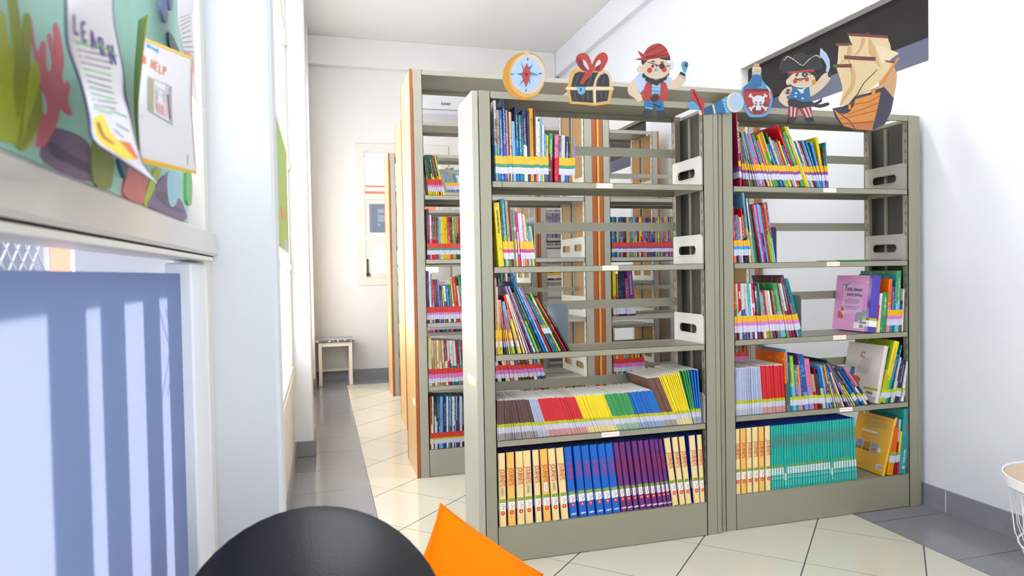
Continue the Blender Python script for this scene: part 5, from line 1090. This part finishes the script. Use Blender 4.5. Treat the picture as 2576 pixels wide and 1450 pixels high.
for (a, b) in (((.08, .335), (.55, .37)), ((.55, .345), (.95, .40)), ((.10, .60), (.55, .635)), ((.55, .62), (.92, .66))): s1.line(mb, a, b, .012, INKL, .0006, 3.5)
s1.patch(mb, [(.04, .64), (.30, .63), (.72, .86), (.10, .84)], PY_, .0007, 7); s1.line(mb, (.14, .66), (.22, .72), .035, PBR, .0010, 3.5); s1.line(mb, (.2, .72), (.34, .76), .03, mat('red_crayon', rgb(210, 60, 60), .6), .0010, 3.5); s1.patch(mb, [(.55, .75), (.8, .77), (.86, .86), (.64, .85)], POR, .0008, 5)
for (a, b) in (((.62, .68), (.9, .72)), ((.55, .70), (.7, .74)), ((.7, .88), (.85, .9))): s1.line(mb, a, b, .008, PENG, .0008, 3.5)
mb.build('drawing', t, fix=False)
L2 = [(757, 198), (742, 330), (728, 480), (722, 620), (735, 848)]; R2 = [(1000, 298), (998, 430), (998, 560), (1008, 730), (1022, 908)]
xf2 = lambda u, v: -.142+.010*math.sin(v*3.1)+.012*u*(1-u)
t = thing('paper_sheet', 'white drawing edged in yellow with orange HELP lettering', 'paper')
s2 = Sheet(L2, R2, xf2); s2.sheet('sheet', PW, t); YB_ = mat('yellow_tape_strip', rgb(244, 190, 10), .5); mb = MB()
s2.patch(mb, [(0, 0), (1, 0), (1, .042), (0, .048)], YB_, .0006, 9); s2.patch(mb, [(0, .957), (1, .965), (1, 1), (0, 1)], YB_, .0006, 9); s2.patch(mb, [(.985, 0), (1, 0), (1, 1), (.99, 1)], YB_, .0007, 9); mb.build('border', t, fix=False)
mb = MB(); letters(s2, mb, 'N HELP', -.01, .178, .085, .006, .058, .075, .012, POR, .0006, 2.3)
s2.line(mb, (.07, .082), (.26, .098), .024, mat('blue_crayon', rgb(50, 160, 215), .6), .0007, 2.3); s2.patch(mb, [(.03, .062), (.09, .068), (.09, .108), (.03, .10)], MATS['blue_crayon'], .0007, 3); s2.patch(mb, [(.24, .075), (.28, .078), (.28, .12), (.24, .115)], MATS['blue_crayon'], .0007, 3); mb.build('lettering', t, fix=False); mb = MB()
s2.patch(mb, [(.12, .345), (.60, .365), (.62, .70), (.16, .655)], PENG, .0005, 5); s2.patch(mb, [(.13, .352), (.59, .372), (.61, .692), (.17, .648)], PW, .0007, 5)
s2.patch(mb, [(.14, .356), (.24, .361), (.27, .65), (.18, .640)], mat('khaki_pencil', rgb(176, 172, 136), .7), .0008, 5); s2.patch(mb, [(.52, .37), (.585, .373), (.605, .685), (.55, .675)], mat('grey_pencil_fill', rgb(160, 166, 176), .7), .0008, 5); s2.patch(mb, [(.30, .55), (.45, .56), (.47, .65), (.32, .64)], mat('rose_crayon', rgb(222, 168, 178), .7), .0008, 4)
s2.line(mb, (.52, .45), (.56, .66), .012, mat('dark_red_crayon', rgb(160, 50, 50), .6), .0010, 2.3)
for (a, b) in (((.28, .40), (.30, .60)), ((.33, .42), (.44, .43)), ((.33, .42), (.31, .53)), ((.44, .43), (.45, .54)), ((.33, .47), (.43, .475)), ((.48, .37), (.50, .66)), ((.2, .46), (.27, .47)), ((.84, .93), (.86, .86)), ((0, .62), (.04, .64)), ((0, .72), (.05, .73))): s2.line(mb, a, b, .004, PENG, .0011, 2.3)
mb.build('drawing', t, fix=False)
fold = Sheet([(722, 105), (712, 230), (700, 400), (700, 560), (705, 640), (722, 800)], [(772, 74), (757, 200), (742, 330), (730, 480), (724, 640), (735, 848)], lambda u, v: -.160+.018*u)
fold.sheet('folded_edge', mat('olive_paper_back', rgb(168, 172, 84), .6), t, 6, 20)
s3 = Sheet([(922, -200), (925, 0), (932, 150), (960, 290), (990, 400), (1002, 500), (1084, 588)], [(1020, -200), (1012, 0), (1003, 100), (1015, 290), (1016, 400), (1032, 530), (1087, 590)], lambda u, v: -.157+.008*math.sin(v*6))
t = thing('paper_sheet', 'narrow curled drawing hanging beside the edge of the mural near the post', 'paper'); s3.sheet('sheet', PW, t); mb = MB()
for k in range(9): s3.line(mb, (.1, .27+k*.025), (.8, .28+k*.025), .012, PENG, .0006, 6)
s3.patch(mb, [(.05, .46), (.75, .50), (.8, .64), (.1, .60)], MATS['rose_crayon'], .0007, 4); s3.line(mb, (.3, .55), (.5, .58), .04, MATS['dark_red_crayon'], .0009, 6); mb.build('drawing', t, fix=False)

mb = MB(); x_ = -.1675; GRP = mat('lime_green_poster', rgb(150, 192, 96), .5, mott=.06, mscale=8)
mb.box(x_-.002, x_, 2.9, 3.985, 1.305, 1.86, GRP)
for (a, b, c, d, k) in ((3.3, 3.45, 1.45, 1.5, 'coral'), (3.78, 3.82, 1.55, 1.68, 'olive'), (3.62, 3.70, 1.47, 1.52, 'coral'), (3.9, 3.985, 1.34, 1.40, 'coral'), (3.55, 3.85, 1.31, 1.36, 'fish'), (3.86, 3.9, 1.42, 1.5, 'olive'), (3.1, 3.3, 1.6, 1.66, 'green')): mb.prism(smooth([(a, c), (b, c), (b, d), (a, d)], 4), 0, x_, x_+.0004, MU[k])
tag(mb.build('poster'), 'lime green children\'s poster on the window beyond the white post', 'poster')

# ---------------------------------------------------------------- printed covers of the books whose fronts or spines can be read
class Cover:
    def __init__(s, it): s.r, s.x, s.d, s.h = it['root'], it['X0'], it['d'], it['h']; s.it = it; s.k = 0
    def part(s, name, polys):
        mb = MB()
        for k, (M, pts) in enumerate(polys):
            mb.prism([((1-p[0])*s.d, p[1]*s.h) for p in pts], 0, s.x-.0003-.00005*k, s.x, M)
        return mb.build(name, s.r)
    def word(s, txt, size, M, u, v, par=None, bold=.0002, sx=1):
        o = text('title', txt, size, M, (s.x-.0018, (1-u)*s.d, v*s.h), (PI/2, 0, -PI/2), s.r, bold); o.scale = (sx, 1, 1); return o
def rect(a, b, c, d): return [(a, b), (c, b), (c, d), (a, d)]
def blob(cx, cy, rx, ry, n=18): return [(cx+rx*math.cos(2*PI*k/n), cy+ry*math.sin(2*PI*k/n)) for k in range(n)]
def recolor(it, M):
    for c in it['root'].children:
        if c.name.startswith('cover'): c.data.materials[0] = M
PKM = mat('pink_watercolour_cover', rgb(214, 140, 200), .3, mott=.12, mscale=16); PURS = mat('violet_glossy_spine', rgb(78, 60, 168), .15, mott=.15, mscale=30); PKL = mat('pale_pink_panel', rgb(222, 176, 220), .4); PVT = mat('plum_print', rgb(104, 60, 130), .5)
FOX = mat('russet_print', rgb(190, 90, 60), .5); ELG = mat('grey_print', rgb(140, 146, 158), .5); BAR = mat('barcode_black', (.03, .03, .05, 1), .6); OLV = TOL
it = R23b[0]; recolor(it, PKM); c = Cover(it)
c.part('inner_panel', [(PKL, rect(.22, .30, .78, .83))])
c.part('picture', [(ELG, [(.12, .80), (.24, .86), (.32, .84), (.50, .90), (.34, .82), (.30, .76), (.26, .82)]), (FOX, blob(.16, .27, .04, .07)), (FOX, blob(.24, .26, .05, .06)), (FOX, blob(.25, .37, .035, .035)), (FOX, [(.20, .39), (.235, .44), (.25, .39)]), (FOX, [(.25, .39), (.29, .43), (.285, .38)]),
    (STK, blob(.27, .31, .02, .04)), (ELG, blob(.72, .27, .10, .075)), (ELG, blob(.84, .33, .06, .06)), (ELG, [(.62, .17), (.68, .17), (.69, .27), (.63, .27)]), (ELG, [(.76, .16), (.82, .16), (.82, .27), (.76, .27)]), (RED, blob(.73, .63, .025, .022)), (PY_, blob(.86, .88, .022, .02))])
c.part('spine_panel', [(PURS, rect(.915, 0, 1, 1))]); mb = MB(); t_ = it['t']; mb.box(it['X0']-.0003, it['X1']+.0003, -.0006, .004, .0, it['h'], PURS); mb.build('glossy_spine', it['root'])
c.word('I Will Always', .026, PVT, .52, .74, sx=.82); c.word('Love you', .028, PVT, .52, .655, sx=.82)
c.part('blurb', [(PVT, rect(.5-w_/2, v, .5+w_/2, v+.007)) for v, w_ in ((.565, .30), (.54, .46), (.515, .44), (.49, .36), (.43, .46), (.405, .36), (.38, .32))])
c.part('call_label', [(OLV, rect(.745, .205, 1.0, .25)), (STK, rect(.745, .10, 1.0, .205)), (STK, rect(.60, .045, .86, .15))]+[(BAR, rect(.76+k*.026, .135, .776+k*.026, .175)) for k in range(7)]+[(BAR, rect(.76+k*.012, .06, .765+k*.012, .115)) for k in range(8)])
mb = MB(); mb.box(it['X0'], it['X1'], -.0010, -.0005, .205*it['h'], .25*it['h'], OLV); mb.box(it['X0'], it['X1'], -.0010, -.0005, .10*it['h'], .205*it['h'], STK); mb.build('spine_label', it['root'])
# pale book with a jug and bowl
it = R24b[0]; recolor(it, mat('off_white_cover', rgb(214, 208, 200), .3, mott=.04, mscale=8)); c = Cover(it)
c.part('picture', [(mat('jug_blue', rgb(96, 108, 180), .5), [(.19, .36), (.28, .36), (.31, .44), (.30, .53), (.30, .56), (.18, .56), (.19, .50), (.17, .44)]), (mat('rug_brown', rgb(120, 92, 66), .6), [(.14, .36), (.22, .31), (.50, .26), (.46, .12), (.30, .14)]), (mat('bowl_grey', rgb(150, 145, 135), .5), blob(.35, .29, .13, .07)), (mat('bowl_orange', rgb(206, 104, 50), .5), blob(.35, .35, .15, .06))])
c.word('C', .042, FOX, .46, .79); c.part('blurb', [(INKG, rect(.44-.01*k, .735-.028*k, .72-.006*k, .741-.028*k)) for k in range(10)])
c.part('call_label', [(OLV, rect(.62, .205, 1, .245)), (STK, rect(.62, .10, 1, .205))]+[(BAR, rect(.70+k*.026, .13, .715+k*.026, .18)) for k in range(7)])
it = R24b[2]; c = Cover(it); c.part('call_label', [(STK, rect(.72, .085, .99, .175))]+[(BAR, rect(.75+k*.03, .10, .767+k*.03, .145)) for k in range(6)])
# yellow back cover at the bottom right
it = R25b[0]; recolor(it, mat('golden_yellow_cover', rgb(226, 172, 8), .28, mott=.08, mscale=10)); c = Cover(it); INKB = mat('brown_small_print', (.20, .13, .02, 1), .6)
c.part('blurb', [(INKB, rect(.22, v, .22+w_, v+.0045)) for v, w_ in ((.93, .34), (.91, .62), (.89, .60), (.86, .20), (.84, .62), (.82, .64), (.80, .64), (.78, .60), (.76, .62), (.74, .40), (.62, .56), (.60, .3), (.57, .14), (.55, .28), (.53, .22), (.51, .26), (.07, .2))]+[(STK, rect(.22, .645, .66, .675))])
c.part('picture', [(mat('sky_print', rgb(120, 150, 210), .5), rect(.12, .32, .30, .48)), (MU['olive'], rect(.12, .32, .30, .37)), (mat('tawny_print', rgb(170, 130, 50), .5), rect(.33, .32, .51, .48)), (INKB, rect(.33, .32, .51, .36)), (mat('pale_blue_print', rgb(160, 166, 180), .5), rect(.54, .31, .72, .48)), (POR, blob(.63, .38, .05, .03)), (STK, blob(.77, .39, .04, .035)), (STK, blob(.17, .955, .03, .022)), (mat('dark_top_edge', (.05, .05, .045, 1), .6), rect(.30, .965, 1, 1))])
c.part('barcode', [(STK, rect(.78, .07, .94, .16))]+[(BAR, rect(.80+k*.017, .08, .808+k*.017, .15)) for k in range(8)])
# readable spines
def spine_word(it, txt, size, M, zc, wd, bold=.0003, name='title'):
    o = text(name, txt, size, M, ((it['X0']+it['X1'])/2, -.0008, zc), (PI/2, PI/2, 0), it['root'], bold)
    w0 = max(v.co.x for v in o.data.vertices)-min(v.co.x for v in o.data.vertices); o.scale = (wd/w0, 1, 1); return o
it = R25b[-1]; recolor(it, mat('glossy_teal_cover', rgb(0, 150, 146), .12, mott=.12, mscale=10)); h = it['h']
spine_word(it, "Ripley's", .020, RED2, h*.90, h*.13); spine_word(it, 'Believe It or Not!', .021, RED2, h*.58, h*.40); spine_word(it, 'REALITY SHOCK', .012, WHITE, h*.27, h*.20)
mb = MB(); xc = (it['X0']+it['X1'])/2; mb.prism([(xc+.009*math.cos(2*PI*k/20), .10*h+.009*math.sin(2*PI*k/20)) for k in range(20)], 1, -.0009, -.0003, MATS['rose_crayon']); mb.build('emblem', it['root'])
it = R21[0]; recolor(it, mat('crimson_cover', rgb(140, 20, 56), .25, mott=.12, mscale=9)); h = it['h']
spine_word(it, 'PUSS IN BOOTS', .014, mat('pale_green_foil', rgb(176, 190, 166), .4), h*.66, h*.42)
mb = MB(); mb.box(it['X0']-.0004, it['X1']+.0004, -.0007, .004, h*.27, h*.345, TY); mb.box(it['X0']-.0005, it['X1']+.0004, -.0007, .06, h*.20, h*.27, TP); mb.box(it['X0']-.0005, it['X1']+.0004, -.0007, .06, h*.115, h*.20, TW); mb.build('spine_label', it['root'])
it = R12[0]; h = it['h']; spine_word(it, 'Lomo Traktik Sadanq Tokoan', .009, BAR, h*.70, h*.36)
it = R12[9]; h = it['h']; spine_word(it, 'ROOMPHOONAL', .007, WHITE, h*.42, h*.42)
it = R11[2]; h = it['h']; spine_word(it, 'ENSIKLOPEDI ANAK', .0085, MATS['card_print_lblue'], h*.52, h*.42)
it = R11[0]; h = it['h']; spine_word(it, 'DUNIA DALAM', .008, BAR, h*.62, h*.30)
for q in (3, 10): it = R23[q]; spine_word(it, 'WHY?', .013, WHITE, it['h']*.80, it['h']*.14)
it = R13[8]; spine_word(it, 'Recycling', .014, RED2, it['h']*.55, it['h']*.28)

# unseen ceiling lamp added between the first two rows to brighten the wall behind
t = thing('added_ceiling_lamp', 'added unseen ceiling lamp brightening the gap between the bookcase rows', 'lamp', (1.9, 3.35, ZC-.005))
mb = MB(); mb.prism([(-.09, 0), (.09, 0), (.05, -.05), (-.05, -.05)], 0, -.62, .62, PLAST); mb.build('housing', t)
for y in (-.045, .045):
    mb = MB(); mb.tube([(-.6, y, -.072), (.6, y, -.072)], .013, mat('added_lamp_tube_glow', (.9, .9, .9, 1), .5), 10); o = mb.build('tube', t)
M_ = MATS['added_lamp_tube_glow'].node_tree.nodes['Principled BSDF']; M_.inputs['Emission Color'].default_value = (1, 1, 1, 1); M_.inputs['Emission Strength'].default_value = 8
area('added_ceiling_lamp_light', (1.9, 3.35, ZC-.1), (0, 0, 0), 1.2, .16, 17, (1, .99, .97))
